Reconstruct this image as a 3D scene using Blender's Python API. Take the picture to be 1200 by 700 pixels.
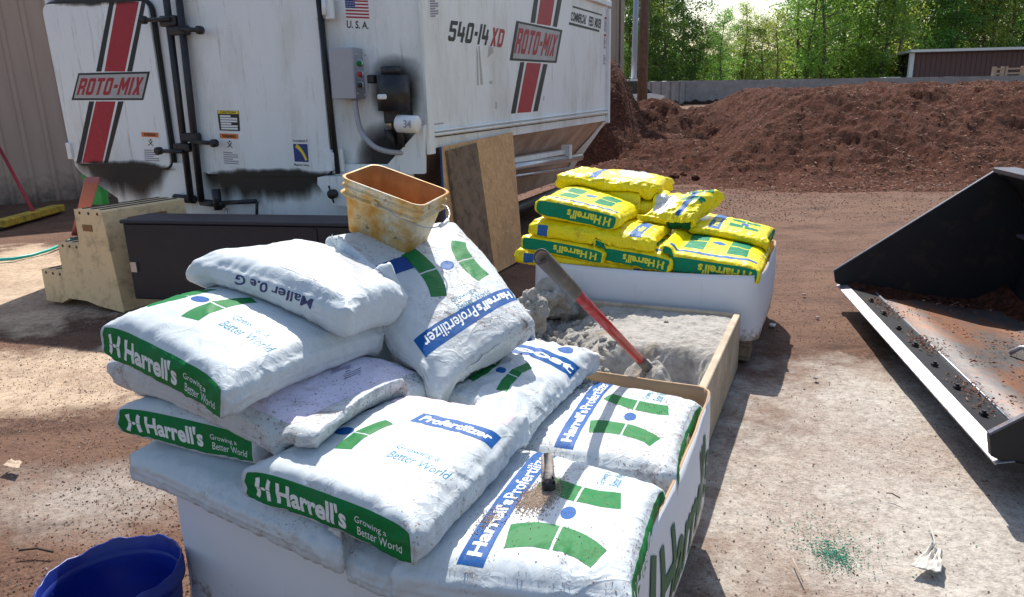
import bpy, bmesh, math, random
import numpy as np
from mathutils import Vector, noise, Matrix

for o in list(bpy.data.objects): bpy.data.objects.remove(o)
SC = bpy.context.scene
COL = SC.collection
R = math.radians

# ------------------------------------------------------------------ camera
HC = 1.45; FP = 860.0
PIT, ROL = R(15.7), R(1.5)
Fv = np.array([0, math.cos(PIT), -math.sin(PIT)]); U0 = np.array([0, math.sin(PIT), math.cos(PIT)]); R0 = np.array([1., 0, 0])
Rv = math.cos(ROL)*R0 - math.sin(ROL)*U0
Uv = math.sin(ROL)*R0 + math.cos(ROL)*U0
CP = np.array([0, 0, HC])
cam = bpy.data.cameras.new('camera'); co = bpy.data.objects.new('camera', cam); COL.objects.link(co)
m = Matrix(((Rv[0], Uv[0], -Fv[0], 0), (Rv[1], Uv[1], -Fv[1], 0), (Rv[2], Uv[2], -Fv[2], HC), (0, 0, 0, 1)))
co.matrix_world = m
cam.sensor_fit = 'HORIZONTAL'; cam.sensor_width = 36; cam.lens = 36*FP/1200
cam.clip_start = .02; cam.clip_end = 2000
SC.camera = co

# ------------------------------------------------------------------ light
SUN_AZ, SUN_EL = 2.0, 52.0
w = bpy.data.worlds.new('World'); SC.world = w; w.use_nodes = True
nt = w.node_tree; nt.nodes.clear()
sky = nt.nodes.new('ShaderNodeTexSky'); sky.sky_type = 'NISHITA'; sky.sun_disc = False
sky.sun_elevation = R(SUN_EL); sky.sun_rotation = R(SUN_AZ); sky.air_density = 1.3; sky.dust_density = 1.8; sky.ozone_density = 1.5
bg = nt.nodes.new('ShaderNodeBackground'); bg.inputs[1].default_value = .125
ow = nt.nodes.new('ShaderNodeOutputWorld')
nt.links.new(sky.outputs[0], bg.inputs[0]); nt.links.new(bg.outputs[0], ow.inputs[0])
sl = bpy.data.lights.new('sun', 'SUN'); sl.energy = 5.0; sl.angle = R(.55); sl.color = (1, .95, .87)
so = bpy.data.objects.new('sun', sl); COL.objects.link(so)
SD = Vector((math.sin(R(SUN_AZ))*math.cos(R(SUN_EL)), math.cos(R(SUN_AZ))*math.cos(R(SUN_EL)), math.sin(R(SUN_EL))))
so.rotation_euler = SD.to_track_quat('Z', 'Y').to_euler(); so.location = (0, 0, 20)
SC.view_settings.view_transform = 'Standard'; SC.view_settings.look = 'None'
SC.view_settings.exposure = .46; SC.view_settings.gamma = 1; SC.view_settings.use_curve_mapping = False
try:
    SC.cycles.max_bounces = 8; SC.cycles.transparent_max_bounces = 24
except Exception: pass

# ------------------------------------------------------------------ pixel helpers (give real positions)
def ray(x, y): return Fv + Rv*(x-600)/FP + Uv*(350-y)/FP
def atz(x, y, z): d = ray(x, y); return CP + d*((z-HC)/d[2])
def atd(x, y, t): return CP + ray(x, y)*t
def aty(x, y, Y): d = ray(x, y); return CP + d*(Y/d[1])
def azd(a): return np.array([math.sin(R(a)), math.cos(R(a)), 0.])
class Plane:                     # vertical plane through P, running along azimuth a
    def __init__(s, P, a, off=0.):
        s.d = azd(a); s.n = np.array([s.d[1], -s.d[0], 0.])
        if s.n @ (CP-np.array(P)) < 0: s.n = -s.n
        s.P = np.array(P, float) + s.n*off
    def px(s, x, y):
        r = ray(x, y); return CP + r*(((s.P-CP) @ s.n)/(r @ s.n))
    def sz(s, x, y):
        q = s.px(x, y); return (q-s.P) @ s.d, q[2]
    def pt(s, u, z, o=0.):
        q = s.P + s.d*u + s.n*o; return np.array([q[0], q[1], z])

# ------------------------------------------------------------------ objects
ORG = {}
def tag(o, label=None, cat=None, group=None, kind=None):
    if label: o['label'] = label
    if cat: o['category'] = cat
    if group: o['group'] = group
    if kind: o['kind'] = kind
    return o
def thing(name, loc, label, cat, group=None, kind=None):
    o = bpy.data.objects.new(name, None); COL.objects.link(o); o.empty_display_size = .1
    o.location = tuple(float(v) for v in loc); ORG[o.name] = np.array(loc, float)
    return tag(o, label, cat, group, kind)
def mesh_obj(name, V, F, mats, parent=None, fm=None, smooth=True):
    me = bpy.data.meshes.new(name)
    org = ORG[parent.name] if parent else np.zeros(3)
    V = np.asarray(V, float).reshape(-1, 3) - org
    me.from_pydata([tuple(v) for v in V.tolist()], [], [tuple(f) for f in F])
    if not isinstance(mats, (list, tuple)): mats = [mats]
    for m_ in mats: me.materials.append(m_)
    if fm is not None: me.polygons.foreach_set('material_index', list(fm))
    if smooth: me.polygons.foreach_set('use_smooth', [True]*len(me.polygons))
    me.validate(); me.update()
    o = bpy.data.objects.new(name, me); COL.objects.link(o)
    if parent: o.parent = parent
    ORG[o.name] = org
    return o
class MB:
    def __init__(s): s.V = []; s.F = []; s.M = []
    def add(s, V, F, mi=0):
        b = len(s.V); s.V += [tuple(map(float, v)) for v in V]; s.F += [tuple(b+i for i in f) for f in F]; s.M += [mi]*len(F); return s
    def box(s, c, sx, sy, sz, X=(1, 0, 0), Y=(0, 1, 0), Z=(0, 0, 1), mi=0, bev=0.):
        c = np.array(c, float); X, Y, Z = [np.array(k, float) for k in (X, Y, Z)]
        if bev <= 0:
            V = [c+X*sx/2*i+Y*sy/2*j+Z*sz/2*k for k in (-1, 1) for j in (-1, 1) for i in (-1, 1)]
            F = [(0, 2, 3, 1), (4, 5, 7, 6), (0, 1, 5, 4), (2, 6, 7, 3), (0, 4, 6, 2), (1, 3, 7, 5)]
            return s.add(V, F, mi)
        V = []; idx = {}
        for k in (-1, 1):
            for j in (-1, 1):
                for i in (-1, 1):
                    for ax in range(3):
                        e = [sx/2-bev, sy/2-bev, sz/2-bev]; e[ax] += bev
                        idx[(i, j, k, ax)] = len(V); V.append(c+X*e[0]*i+Y*e[1]*j+Z*e[2]*k)
        F = []
        def q(*a): F.append(tuple(idx[t] for t in a))
        for sgn in (-1, 1):
            for ax in range(3):
                o2 = [t for t in range(3) if t != ax]
                L = []
                for a, b in ((-1, -1), (1, -1), (1, 1), (-1, 1)):
                    t = [0, 0, 0]; t[ax] = sgn; t[o2[0]] = a; t[o2[1]] = b; L.append((t[0], t[1], t[2], ax))
                q(*L)
        for ax in range(3):
            o2 = [t for t in range(3) if t != ax]
            for a in (-1, 1):
                for b in (-1, 1):
                    t0 = [0]*3; t0[ax] = -1; t0[o2[0]] = a; t0[o2[1]] = b
                    t1 = list(t0); t1[ax] = 1
                    q((*t0, o2[0]), (*t1, o2[0]), (*t1, o2[1]), (*t0, o2[1]))
        for i in (-1, 1):
            for j in (-1, 1):
                for k in (-1, 1): q((i, j, k, 0), (i, j, k, 1), (i, j, k, 2))
        return s.add(V, F, mi)
    def tube(s, pts, r, n=10, cap=True, mi=0, r2=None):
        pts = [np.array(p, float) for p in pts]; rings = []; up = np.array([.13, .21, .97])
        for i, p in enumerate(pts):
            t = pts[min(i+1, len(pts)-1)]-pts[max(i-1, 0)]; t = t/(np.linalg.norm(t)+1e-9)
            a = np.cross(t, up); 
            if np.linalg.norm(a) < .15: a = np.cross(t, np.array([1., .1, 0]))
            a /= np.linalg.norm(a); b = np.cross(t, a)
            rr = r if r2 is None else r+(r2-r)*i/(len(pts)-1)
            if isinstance(r, (list, tuple)): rr = r[i]
            rings.append([p+rr*(a*math.cos(2*math.pi*k/n)+b*math.sin(2*math.pi*k/n)) for k in range(n)])
        V = [v for g in rings for v in g]; F = []
        for i in range(len(pts)-1):
            for k in range(n):
                F.append((i*n+k, i*n+(k+1) % n, (i+1)*n+(k+1) % n, (i+1)*n+k))
        if cap: F += [tuple(range(n))[::-1], tuple((len(pts)-1)*n+k for k in range(n))]
        return s.add(V, F, mi)
    def prism(s, poly, off, mi=0, mi_side=None, caps=(1, 1)):
        P = [np.array(p, float) for p in poly]; n = len(P); off = np.array(off, float)
        V = P+[p+off for p in P]
        if caps[0]: s.add(V, [tuple(range(n))[::-1]], mi); 
        s.add(V, [(k, (k+1) % n, n+(k+1) % n, n+k) for k in range(n)], mi if mi_side is None else mi_side)
        if caps[1]: s.add(V, [tuple(n+k for k in range(n))], mi)
        return s
    def build(s, name, mats, parent=None, smooth=False): return mesh_obj(name, s.V, s.F, mats, parent, s.M, smooth)
def bevel(o, w_=.004, seg=2, ang=35):
    md = o.modifiers.new('b', 'BEVEL'); md.width = w_; md.segments = seg; md.limit_method = 'ANGLE'; md.angle_limit = R(ang); return o

# ------------------------------------------------------------------ materials
class NM:
    def __init__(s, name):
        s.m = bpy.data.materials.new(name); s.m.use_nodes = True; s.t = s.m.node_tree; s.t.nodes.clear()
        s.out = s.t.nodes.new('ShaderNodeOutputMaterial'); s.b = s.t.nodes.new('ShaderNodeBsdfPrincipled')
        s.t.links.new(s.b.outputs[0], s.out.inputs[0]); s._tc = None
    def n(s, k, **kw):
        x = s.t.nodes.new(k)
        for a, b in kw.items(): setattr(x, a, b)
        return x
    def l(s, a, b): s.t.links.new(a, b)
    def tc(s, k='Object'):
        if s._tc is None: s._tc = s.n('ShaderNodeTexCoord')
        return s._tc.outputs[k]
    def noise(s, scale, detail=4, rough=.6, vec=None, stretch=None, dist=0.):
        x = s.n('ShaderNodeTexNoise'); x.inputs['Scale'].default_value = scale; x.inputs['Detail'].default_value = detail
        x.inputs['Roughness'].default_value = rough; x.inputs['Distortion'].default_value = dist
        v = vec or s.tc()
        if stretch:
            mp = s.n('ShaderNodeMapping'); mp.inputs['Scale'].default_value = stretch; s.l(v, mp.inputs[0]); v = mp.outputs[0]
        s.l(v, x.inputs[0]); return x.outputs[0]
    def voro(s, scale, feature='F1', out=0, vec=None):
        x = s.n('ShaderNodeTexVoronoi'); x.feature = feature; x.inputs['Scale'].default_value = scale; s.l(vec or s.tc(), x.inputs[0]); return x.outputs[out]
    def ramp(s, f, stops):
        x = s.n('ShaderNodeValToRGB'); cr = x.color_ramp
        while len(cr.elements) < len(stops): cr.elements.new(.5)
        for e, (p, c) in zip(cr.elements, stops):
            e.position = p; e.color = (*c, 1) if isinstance(c, (tuple, list)) else (c, c, c, 1)
        s.l(f, x.inputs[0]); return x.outputs[0]
    def mix(s, f, a, b, mode='MIX'):
        x = s.n('ShaderNodeMix'); x.data_type = 'RGBA'; x.blend_type = mode
        for ii, v in ((0, f), (6, a), (7, b)):
            sock = x.inputs[ii]
            if isinstance(v, (int, float)): sock.default_value = v if ii == 0 else (v, v, v, 1)
            elif isinstance(v, (tuple, list)): sock.default_value = (*v, 1)
            else: s.l(v, sock)
        return x.outputs[2]
    def math(s, op, a, b=0.):
        x = s.n('ShaderNodeMath'); x.operation = op
        for i, v in enumerate((a, b)):
            if isinstance(v, (int, float)): x.inputs[i].default_value = v
            else: s.l(v, x.inputs[i])
        return x.outputs[0]
    def set(s, col=None, rough=None, metal=None, spec=None, alpha=None, coat=None):
        for nme, v in (('Base Color', col), ('Roughness', rough), ('Metallic', metal), ('Specular IOR Level', spec), ('Alpha', alpha), ('Coat Weight', coat)):
            if v is None: continue
            i = s.b.inputs[nme]
            if isinstance(v, (int, float)) and nme != 'Base Color': i.default_value = v
            elif isinstance(v, (tuple, list)): i.default_value = (*v, 1)
            else: s.l(v, i)
        return s
    def bump(s, h, strength=.3, dist=.01):
        x = s.n('ShaderNodeBump'); x.inputs['Strength'].default_value = strength; x.inputs['Distance'].default_value = dist
        s.l(h, x.inputs['Height'])
        if s.b.inputs['Normal'].links: s.l(s.b.inputs['Normal'].links[0].from_socket, x.inputs['Normal'])
        s.l(x.outputs[0], s.b.inputs['Normal']); return s

def simple(name, col, rough=.6, metal=0., var=.25, scale=8, dirt=None, dirt_amt=.5, bump=0., bscale=60, spec=.5):
    k = NM(name); f = k.noise(scale, 5, .65)
    c = k.mix(f, tuple(v*(1-var) for v in col), tuple(min(1, v*(1+var)) for v in col))
    if dirt:
        d = k.ramp(k.noise(scale*1.7, 8, .7), [(.55-.08*dirt_amt, 0.), (.72, dirt_amt)])
        c = k.mix(d, c, dirt)
    k.set(c, rough, metal, spec)
    if bump: k.bump(k.noise(bscale, 6, .6), bump, .01)
    return k.m

def bag_mat(name, col, dirt, amt, rough=.40, specks=True):
    ink = 'print' in name or 'letter' in name
    k = NM(name); v = k.tc()
    n1 = k.noise(7, 6, .65)
    c = k.mix(n1, tuple(x*.93 for x in col), tuple(min(1, x*1.05) for x in col))
    sp = k.ramp(k.noise(130, 3, .6), [(.61, 0.), (.66, 1.)])
    region = k.ramp(k.noise(4.5, 3, .6), [(.42, 0.), (.62, 1.)])
    sm = k.ramp(k.noise(14, 8, .78, stretch=(1, 2.2, 1)), [(.49, 0.), (.68, 1.)])
    fac = k.math('MULTIPLY', k.math('ADD', k.math('MULTIPLY', sm, .55), k.math('MULTIPLY', sp, .9)), k.math('MULTIPLY', k.math('ADD', k.math('MULTIPLY', region, 1.15), .02), amt))
    fac = k.math('MINIMUM', fac, .85)
    c = k.mix(fac, c, dirt)
    k.set(c, k.math('ADD', k.math('MULTIPLY', fac, .5), rough+(.12 if ink else 0)), spec=.14 if ink else .30)
    def crease(scale, st, dist, w_=.13):
        q = k.noise(scale, 2, .5, stretch=st, dist=dist); q = k.math('ABSOLUTE', k.math('SUBTRACT', q, .5)); return k.ramp(q, [(0., 1.), (w_, 0.)])
    h1 = crease(7, (1, .45, .8), .8, .05); h2 = crease(9, (.45, 1, .8), 1.2, .05); h3 = crease(22, (1, 1, .6), 1.5, .07)
    gate = k.ramp(k.noise(3.1, 3, .6), [(.42, 0.), (.6, 1.)])
    hh = k.math('ADD', k.math('MULTIPLY', k.math('ADD', h1, h2), k.math('ADD', .25, gate)), k.math('MULTIPLY', h3, k.math('MULTIPLY', gate, .6)))
    k.bump(hh, .07 if ink else .20, .006)
    if not ink: k.bump(k.noise(60, 4, .6), .05, .003)
    return k.m
DIRT = (.16, .085, .05)
M = {}
M['bag'] = bag_mat('white bag plastic', (.55, .60, .63), DIRT, .7)
M['bag_dirty'] = bag_mat('dirty white bag plastic', (.54, .58, .60), DIRT, 1.5)
M['bag_clean'] = bag_mat('clean white bag plastic', (.56, .61, .64), DIRT, .2)
M['bag_yellow'] = bag_mat('yellow bag plastic', (.88, .72, .006), (.20, .11, .04), 1.0, .34)
M['green'] = bag_mat('green print', (.005, .17, .042), DIRT, .5)
M['dgreen'] = bag_mat('dark green print', (.004, .085, .030), DIRT, .35)
M['blue'] = bag_mat('blue print', (.005, .085, .30), DIRT, .4)
M['dblue'] = bag_mat('dark blue print', (.010, .06, .24), DIRT, .3)
M['teal'] = bag_mat('teal lettering', (.03, .22, .36), DIRT, .2)
M['white_ink'] = bag_mat('white print', (.78, .82, .82), DIRT, .35)
M['yellow_ink'] = bag_mat('yellow print', (.80, .72, .05), DIRT, .3)
M['ygreen'] = bag_mat('green print on yellow', (.005, .21, .10), DIRT, .3)
M['yblue'] = bag_mat('blue print on yellow', (.03, .13, .36), DIRT, .3)
M['lav'] = bag_mat('lavender paper', (.70, .66, .80), DIRT, .8, .6)
M['pink'] = bag_mat('pink label band', (.74, .62, .72), DIRT, .7)
M['navy'] = simple('navy ink', (.03, .035, .12), .5)
M['ink_grey'] = simple('faint grey ink', (.28, .27, .33), .5)
M['silver'] = simple('inner film', (.62, .62, .60), .25, .15, .3, 20, (.3, .25, .2), .4, .3, 30)
M['flap'] = bag_mat('torn plastic', (.72, .72, .70), (.22, .15, .10), 1.9, .4)
M['cb_white'] = simple('white cardboard', (.70, .70, .74), .6, 0, .05, 3, (.45, .38, .32), .25, .05, 40)
k = NM('white carton board'); zz = k.n('ShaderNodeSeparateXYZ'); k.l(k.tc('Generated'), zz.inputs[0])
sp_m = k.math('SUBTRACT', k.math('ADD', k.math('MULTIPLY', k.noise(30, 7, .8), .9), k.math('MULTIPLY', k.noise(6, 4, .6), .5)), k.math('MULTIPLY', zz.outputs[2], .55))
c = k.mix(k.noise(2.5, 5, .6), (.66, .66, .70), (.74, .74, .77)); c = k.mix(k.ramp(sp_m, [(.62, 0.), (.74, .75)]), c, (.24, .16, .11))
c = k.mix(k.ramp(k.noise(12, 6, .7, stretch=(1, 1, .25)), [(.58, 0.), (.74, .35)]), c, (.45, .40, .36)); k.set(c, .6, spec=.3); k.bump(k.noise(3, 4, .6), .15, .02); M['cb_white'] = k.m
M['cb_brown'] = simple('brown cardboard', (.40, .26, .15), .8, 0, .12, 9, (.25, .16, .1), .4, .1, 60)
def wood(name, c1, c2, stretch=(1, 14, 14), scale=3):
    k = NM(name); f = k.noise(scale, 7, .7, stretch=stretch, dist=.4)
    c = k.ramp(f, [(.3, c1), (.7, c2)]); g = k.ramp(k.noise(5, 6, .7), [(.45, 0.), (.7, .55)])
    c = k.mix(g, c, tuple(x*.45 for x in c1)); k.set(c, .8); k.bump(f, .4, .004); return k.m
M['wood'] = wood('pallet wood', (.17, .115, .07), (.33, .25, .17))
M['crate'] = wood('dusty plywood', (.38, .30, .21), (.52, .43, .32), (6, 6, 1.5), 3)

# ------------------------------------------------------------------ text and 2D artwork
_tc = {}
def text2d(s, bold=.0, shear=0.):
    key = (s, bold, shear)
    if key in _tc: return _tc[key]
    cu = bpy.data.curves.new('t', 'FONT'); cu.body = s; cu.size = 1; cu.offset = bold; cu.shear = shear; cu.resolution_u = 3
    ob = bpy.data.objects.new('t', cu); COL.objects.link(ob)
    me = bpy.data.meshes.new_from_object(ob.evaluated_get(bpy.context.evaluated_depsgraph_get()))
    V = [(v.co.x, v.co.y) for v in me.vertices]; F = [tuple(p.vertices) for p in me.polygons]
    bpy.data.objects.remove(ob); bpy.data.curves.remove(cu); bpy.data.meshes.remove(me)
    V = np.array(V); mn = V.min(0); mx = V.max(0); asp = (mx[0]-mn[0])/(mx[1]-mn[1])
    V = (V-mn)/(mx-mn)
    _tc[key] = (V, F, asp); return _tc[key]
GL = {  # square block letters: outline plus holes, cell 4 x 6
 'R': [[(0,0),(0,6),(3.4,6),(4,5.4),(4,3.2),(3.4,2.6),(4,2),(4,0),(2.7,0),(2.7,2.2),(1.3,2.2),(1.3,0)], [(1.3,3.4),(2.7,3.4),(2.7,4.8),(1.3,4.8)]],
 'O': [[(.6,0),(0,.6),(0,5.4),(.6,6),(3.4,6),(4,5.4),(4,.6),(3.4,0)], [(1.3,1.2),(2.7,1.2),(2.7,4.8),(1.3,4.8)]],
 'T': [[(1.35,0),(1.35,4.8),(0,4.8),(0,6),(4,6),(4,4.8),(2.65,4.8),(2.65,0)]],
 'M': [[(0,0),(0,6),(1.4,6),(2.5,3.8),(3.6,6),(5,6),(5,0),(3.8,0),(3.8,3.4),(2.9,1.6),(2.1,1.6),(1.2,3.4),(1.2,0)]],
 'I': [[(0,0),(0,6),(1.35,6),(1.35,0)]],
 'X': [[(0,0),(1.3,3),(0,6),(1.4,6),(2,4.5),(2.6,6),(4,6),(2.7,3),(4,0),(2.6,0),(2,1.5),(1.4,0)]],
 '-': [[(.2,2.4),(.2,3.6),(2.2,3.6),(2.2,2.4)]],
 '5': [[(0,.6),(0,1.6),(1.2,1.6),(1.2,1.2),(2.7,1.2),(2.7,2.7),(0,2.7),(0,6),(4,6),(4,4.8),(1.3,4.8),(1.3,3.8),(3.4,3.8),(4,3.2),(4,.6),(3.4,0),(.6,0)]],
 '4': [[(2.5,0),(2.5,1.6),(0,1.6),(0,6),(1.3,6),(1.3,2.8),(2.5,2.8),(2.5,4.6),(3.8,4.6),(3.8,2.8),(4.2,2.8),(4.2,1.6),(3.8,1.6),(3.8,0)]],
 '0': [[(.6,0),(0,.6),(0,5.4),(.6,6),(3.4,6),(4,5.4),(4,.6),(3.4,0)], [(1.3,1.2),(2.7,1.2),(2.7,4.8),(1.3,4.8)]],
 '1': [[(0,0),(0,6),(1.35,6),(1.35,0)]],
 'D': [[(0,0),(0,6),(3.2,6),(4,5.2),(4,.8),(3.2,0)], [(1.3,1.2),(2.7,1.2),(2.7,4.8),(1.3,4.8)]]}
def block2d(s, shear=.12, gap=.8):
    cu = bpy.data.curves.new('t', 'CURVE'); cu.dimensions = '2D'; cu.fill_mode = 'BOTH'; x = 0
    for ch in s:
        g = GL[ch]; wd = max(p[0] for p in g[0])
        for loop in g:
            sp = cu.splines.new('POLY'); sp.points.add(len(loop)-1); sp.use_cyclic_u = True
            for q, p in zip(sp.points, loop): q.co = (x+p[0]+shear*p[1], p[1], 0, 1)
        x += wd+gap
    ob = bpy.data.objects.new('t', cu); COL.objects.link(ob)
    me = bpy.data.meshes.new_from_object(ob.evaluated_get(bpy.context.evaluated_depsgraph_get()))
    V = np.array([(v.co.x, v.co.y) for v in me.vertices]); F = [tuple(p.vertices) for p in me.polygons]
    bpy.data.objects.remove(ob); bpy.data.curves.remove(cu); bpy.data.meshes.remove(me)
    mn = V.min(0); mx = V.max(0); return ((V-mn)/(mx-mn), F, (mx[0]-mn[0])/(mx[1]-mn[1]))
def poly2d(*pts): return (np.array(pts, float), [tuple(range(len(pts)))], 1)
RECT = poly2d((0, 0), (1, 0), (1, 1), (0, 1))
def disc2d(n=20): return poly2d(*[(.5+.5*math.cos(2*math.pi*k/n), .5+.5*math.sin(2*math.pi*k/n)) for k in range(n)])

def flat_art(art, P00, P10, P11, P01, name, mat, parent, n, th=.0015):
    """2D artwork bilinearly laid in a quad of a flat panel, as a thin real sheet th proud along n"""
    V, F, _ = art; P00, P10, P11, P01 = [np.array(p, float) for p in (P00, P10, P11, P01)]; n = np.array(n, float)
    W3 = [(1-u)*(1-v)*P00+u*(1-v)*P10+u*v*P11+(1-u)*v*P01+n*th for u, v in V]
    return mesh_obj(name, W3, F, mat, parent, smooth=False)

# ------------------------------------------------------------------ bags
CELL = .012; HX0, HY0, HNX, HNY = -1.7, .8, 340, 420
HF = np.zeros((HNX, HNY))
def hf_at(x, y):
    i = np.clip(((x-HX0)/CELL), 0, HNX-2); j = np.clip(((y-HY0)/CELL), 0, HNY-2)
    a = i.astype(int); b = j.astype(int); fx = i-a; fy = j-b
    return HF[a, b]*(1-fx)*(1-fy)+HF[a+1, b]*fx*(1-fy)+HF[a, b+1]*(1-fx)*fy+HF[a+1, b+1]*fx*fy
def hf_add(P):
    """rasterise a top grid P[nu,nv,3] into the support map"""
    for su in range(3):
        for sv in range(3):
            Q = P[:-1, :-1]*(1-su/3)*(1-sv/3)+P[1:, :-1]*(su/3)*(1-sv/3)+P[:-1, 1:]*(1-su/3)*(sv/3)+P[1:, 1:]*(su/3)*(sv/3)
            i = ((Q[..., 0]-HX0)/CELL+.5).astype(int).ravel(); j = ((Q[..., 1]-HY0)/CELL+.5).astype(int).ravel(); z = Q[..., 2].ravel()
            ok = (i >= 0) & (i < HNX) & (j >= 0) & (j < HNY)
            np.maximum.at(HF, (i[ok], j[ok]), z[ok])
def hf_smooth(H, it=3):
    for _ in range(it):
        H = np.maximum(H, (H+np.roll(H, 1, 0)+np.roll(H, -1, 0)+np.roll(H, 1, 1)+np.roll(H, -1, 1))/5)
    return H
def vnoise(P, sc, seed):
    o = Vector((seed*3.1, seed*7.7, seed*1.3)); f = noise.noise
    return np.array([f(Vector(p)*1.0+o) for p in (P*sc).tolist()])
NX, NY, NZ = 60, 44, 18
class Bag:
    """a filled sack: corners A(-x,-y) B(+x,-y) C(+x,+y) D(-x,+y) of its mid plane"""
    def __init__(s, name, label, cat, A, B, C, D, T=.13, seed=1, mat='bag', wr=1., group=None, lift=True, sag=(0, 0), pinch=.35, endthick=.18):
        s.A, s.B, s.C, s.D = [np.array(p, float) for p in (A, B, C, D)]
        cen = (s.A+s.B+s.C+s.D)/4
        s.root = thing(name, (cen[0], cen[1], cen[2]-T/2), label, cat, group)
        s.T = T; s.seed = seed; s.wr = wr; s.sag = sag; s.pinch = pinch; s.et = endthick
        ex = (s.B-s.A+s.C-s.D)/2; ey = (s.D-s.A+s.C-s.B)/2
        s.L = np.linalg.norm(ex); s.W = np.linalg.norm(ey); s.up = np.cross(ex, ey); s.up /= np.linalg.norm(s.up)
        s.ex = ex/s.L; s.ey = ey/s.W
        H0 = hf_smooth(HF.copy(), 4); s.H0 = H0
        faces = {}
        gx = np.linspace(-1, 1, NX+1); gy = np.linspace(-1, 1, NY+1); gz = np.linspace(-1, 1, NZ+1)
        def grid(a, b, f): A_, B_ = np.meshgrid(a, b, indexing='ij'); return f(A_, B_)
        faces['top'] = grid(gx, gy, lambda a, b: np.stack([a, b, a*0+1], -1))
        faces['bot'] = grid(gy, gx, lambda a, b: np.stack([b, a, a*0-1], -1))
        faces['xp'] = grid(gy, gz, lambda a, b: np.stack([a*0+1, a, b], -1))
        faces['xm'] = grid(gy, gz, lambda a, b: np.stack([a*0-1, -a, b], -1))
        faces['yp'] = grid(gx, gz, lambda a, b: np.stack([-a, a*0+1, b], -1))
        faces['ym'] = grid(gx, gz, lambda a, b: np.stack([a, a*0-1, b], -1))
        s.g = {}
        V = []; F = []; base = 0
        for k, c in faces.items():
            P = s.surf(c.reshape(-1, 3), lift).reshape(c.shape); s.g[k] = P
            nu, nv = c.shape[:2]
            V.append(P.reshape(-1, 3))
            for i in range(nu-1):
                for j in range(nv-1):
                    F += [(base+i*nv+j, base+(i+1)*nv+j, base+(i+1)*nv+j+1), (base+i*nv+j, base+(i+1)*nv+j+1, base+i*nv+j+1)]
            base += nu*nv
        V = np.concatenate(V)
        # weld shared edges
        key = {}; mp = []; U = []
        for p in np.round(V, 5).tolist():
            t = tuple(p)
            if t not in key: key[t] = len(U); U.append(p)
            mp.append(key[t])
        F = [tuple(mp[i] for i in f) for f in F]; F = [f for f in F if len(set(f)) == 3]
        s.body = mesh_obj('bag_film', U, F, M[mat], s.root)
        hf_add(s.g['top'])
    def surf(s, c, lift=True):
        x, y, z = c[:, 0], c[:, 1], c[:, 2]; a, b, h = s.L/2, s.W/2, s.T/2
        rx, ry, rz = .42*h, .62*h, .60*h
        p = np.stack([x*a, y*b, z*h], 1); inn = np.array([a-rx, b-ry, h-rz]); q = np.clip(p, -inn, inn)
        d = (p-q)/np.array([rx, ry, rz]); n = d/(np.linalg.norm(d, axis=1)[:, None]+1e-9)
        o = q+n*np.array([rx, ry, rz])
        nn = n
        ax, ay = np.abs(x), np.abs(y)
        thick = (1-s.et*ax**4)*(1-.36*ay**4*(1-.8*ax**5))*(1-s.pinch*.5*(ax*ay)**5)
        bulge = 1+.12*(1-ax**2)*(1-ay**2)
        o[:, 2] *= thick*bulge
        o[:, 0] += .014*np.sign(x)*(ax**8*ay**8) - .005*np.sign(x)*ax**3*(1-ay**2)
        o[:, 1] += .012*np.sign(y)*(ax**8*ay**8) + .012*np.sign(y)*ay**2*(1-ax**2)
        # wrinkles
        sd = s.seed
        big = vnoise(o*np.array([1, 1, .4]), 5.5, sd)
        mid = 1-2*np.abs(vnoise(o, 13, sd+5))
        fx = 1-2*np.abs(vnoise(o*np.array([.18, 1, .5]), 34, sd+9))      # folds running along x, seen near the ends
        fy = 1-2*np.abs(vnoise(o*np.array([1, .16, .35]), 42, sd+13))     # folds across the long seams
        fine = vnoise(o, 46, sd+17)
        dsp = s.wr*(.0065*big+.0026*np.clip(mid, 0, 1)**3+.0036*(fx-.4)*ax**4*(1-.85*nn[:, 0]**2)+.0034*(fy-.4)*ay**3+.0005*fine)
        # diagonal folds into the corners
        ca = (ax*ay)**2; dg = 1-2*np.abs(vnoise(np.stack([o[:, 0]-np.sign(x*y)*o[:, 1], o[:, 2], o[:, 2]*0], 1), 30, sd+21)); dsp += s.wr*.005*dg*ca
        dsp += .0025*np.exp(-(z/.12)**2)*(ay > .999)*(1-ax**12)
        o += nn*dsp[:, None]
        u = o[:, 0]/s.L+.5; v = o[:, 1]/s.W+.5
        P = (1-u)[:, None]*(1-v)[:, None]*s.A+u[:, None]*(1-v)[:, None]*s.B+u[:, None]*v[:, None]*s.C+(1-u)[:, None]*v[:, None]*s.D
        P = P+o[:, 2:3]*s.up
        P[:, 2] += s.sag[0]*(u*2-1)**2+s.sag[1]*(v*2-1)**2
        if lift:
            H = s.H0
            i = np.clip((P[:, 0]-HX0)/CELL, 0, HNX-2); j = np.clip((P[:, 1]-HY0)/CELL, 0, HNY-2)
            ia = i.astype(int); ja = j.astype(int); fx_ = i-ia; fy_ = j-ja
            hh = H[ia, ja]*(1-fx_)*(1-fy_)+H[ia+1, ja]*fx_*(1-fy_)+H[ia, ja+1]*(1-fx_)*fy_+H[ia+1, ja+1]*fx_*fy_
            need = hh+.003+.35*s.T*(z*.5+.5)
            dz = need-P[:, 2]
            P[:, 2] += np.where(hh > .02, np.clip(dz, 0, .16), 0)
        return P
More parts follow.
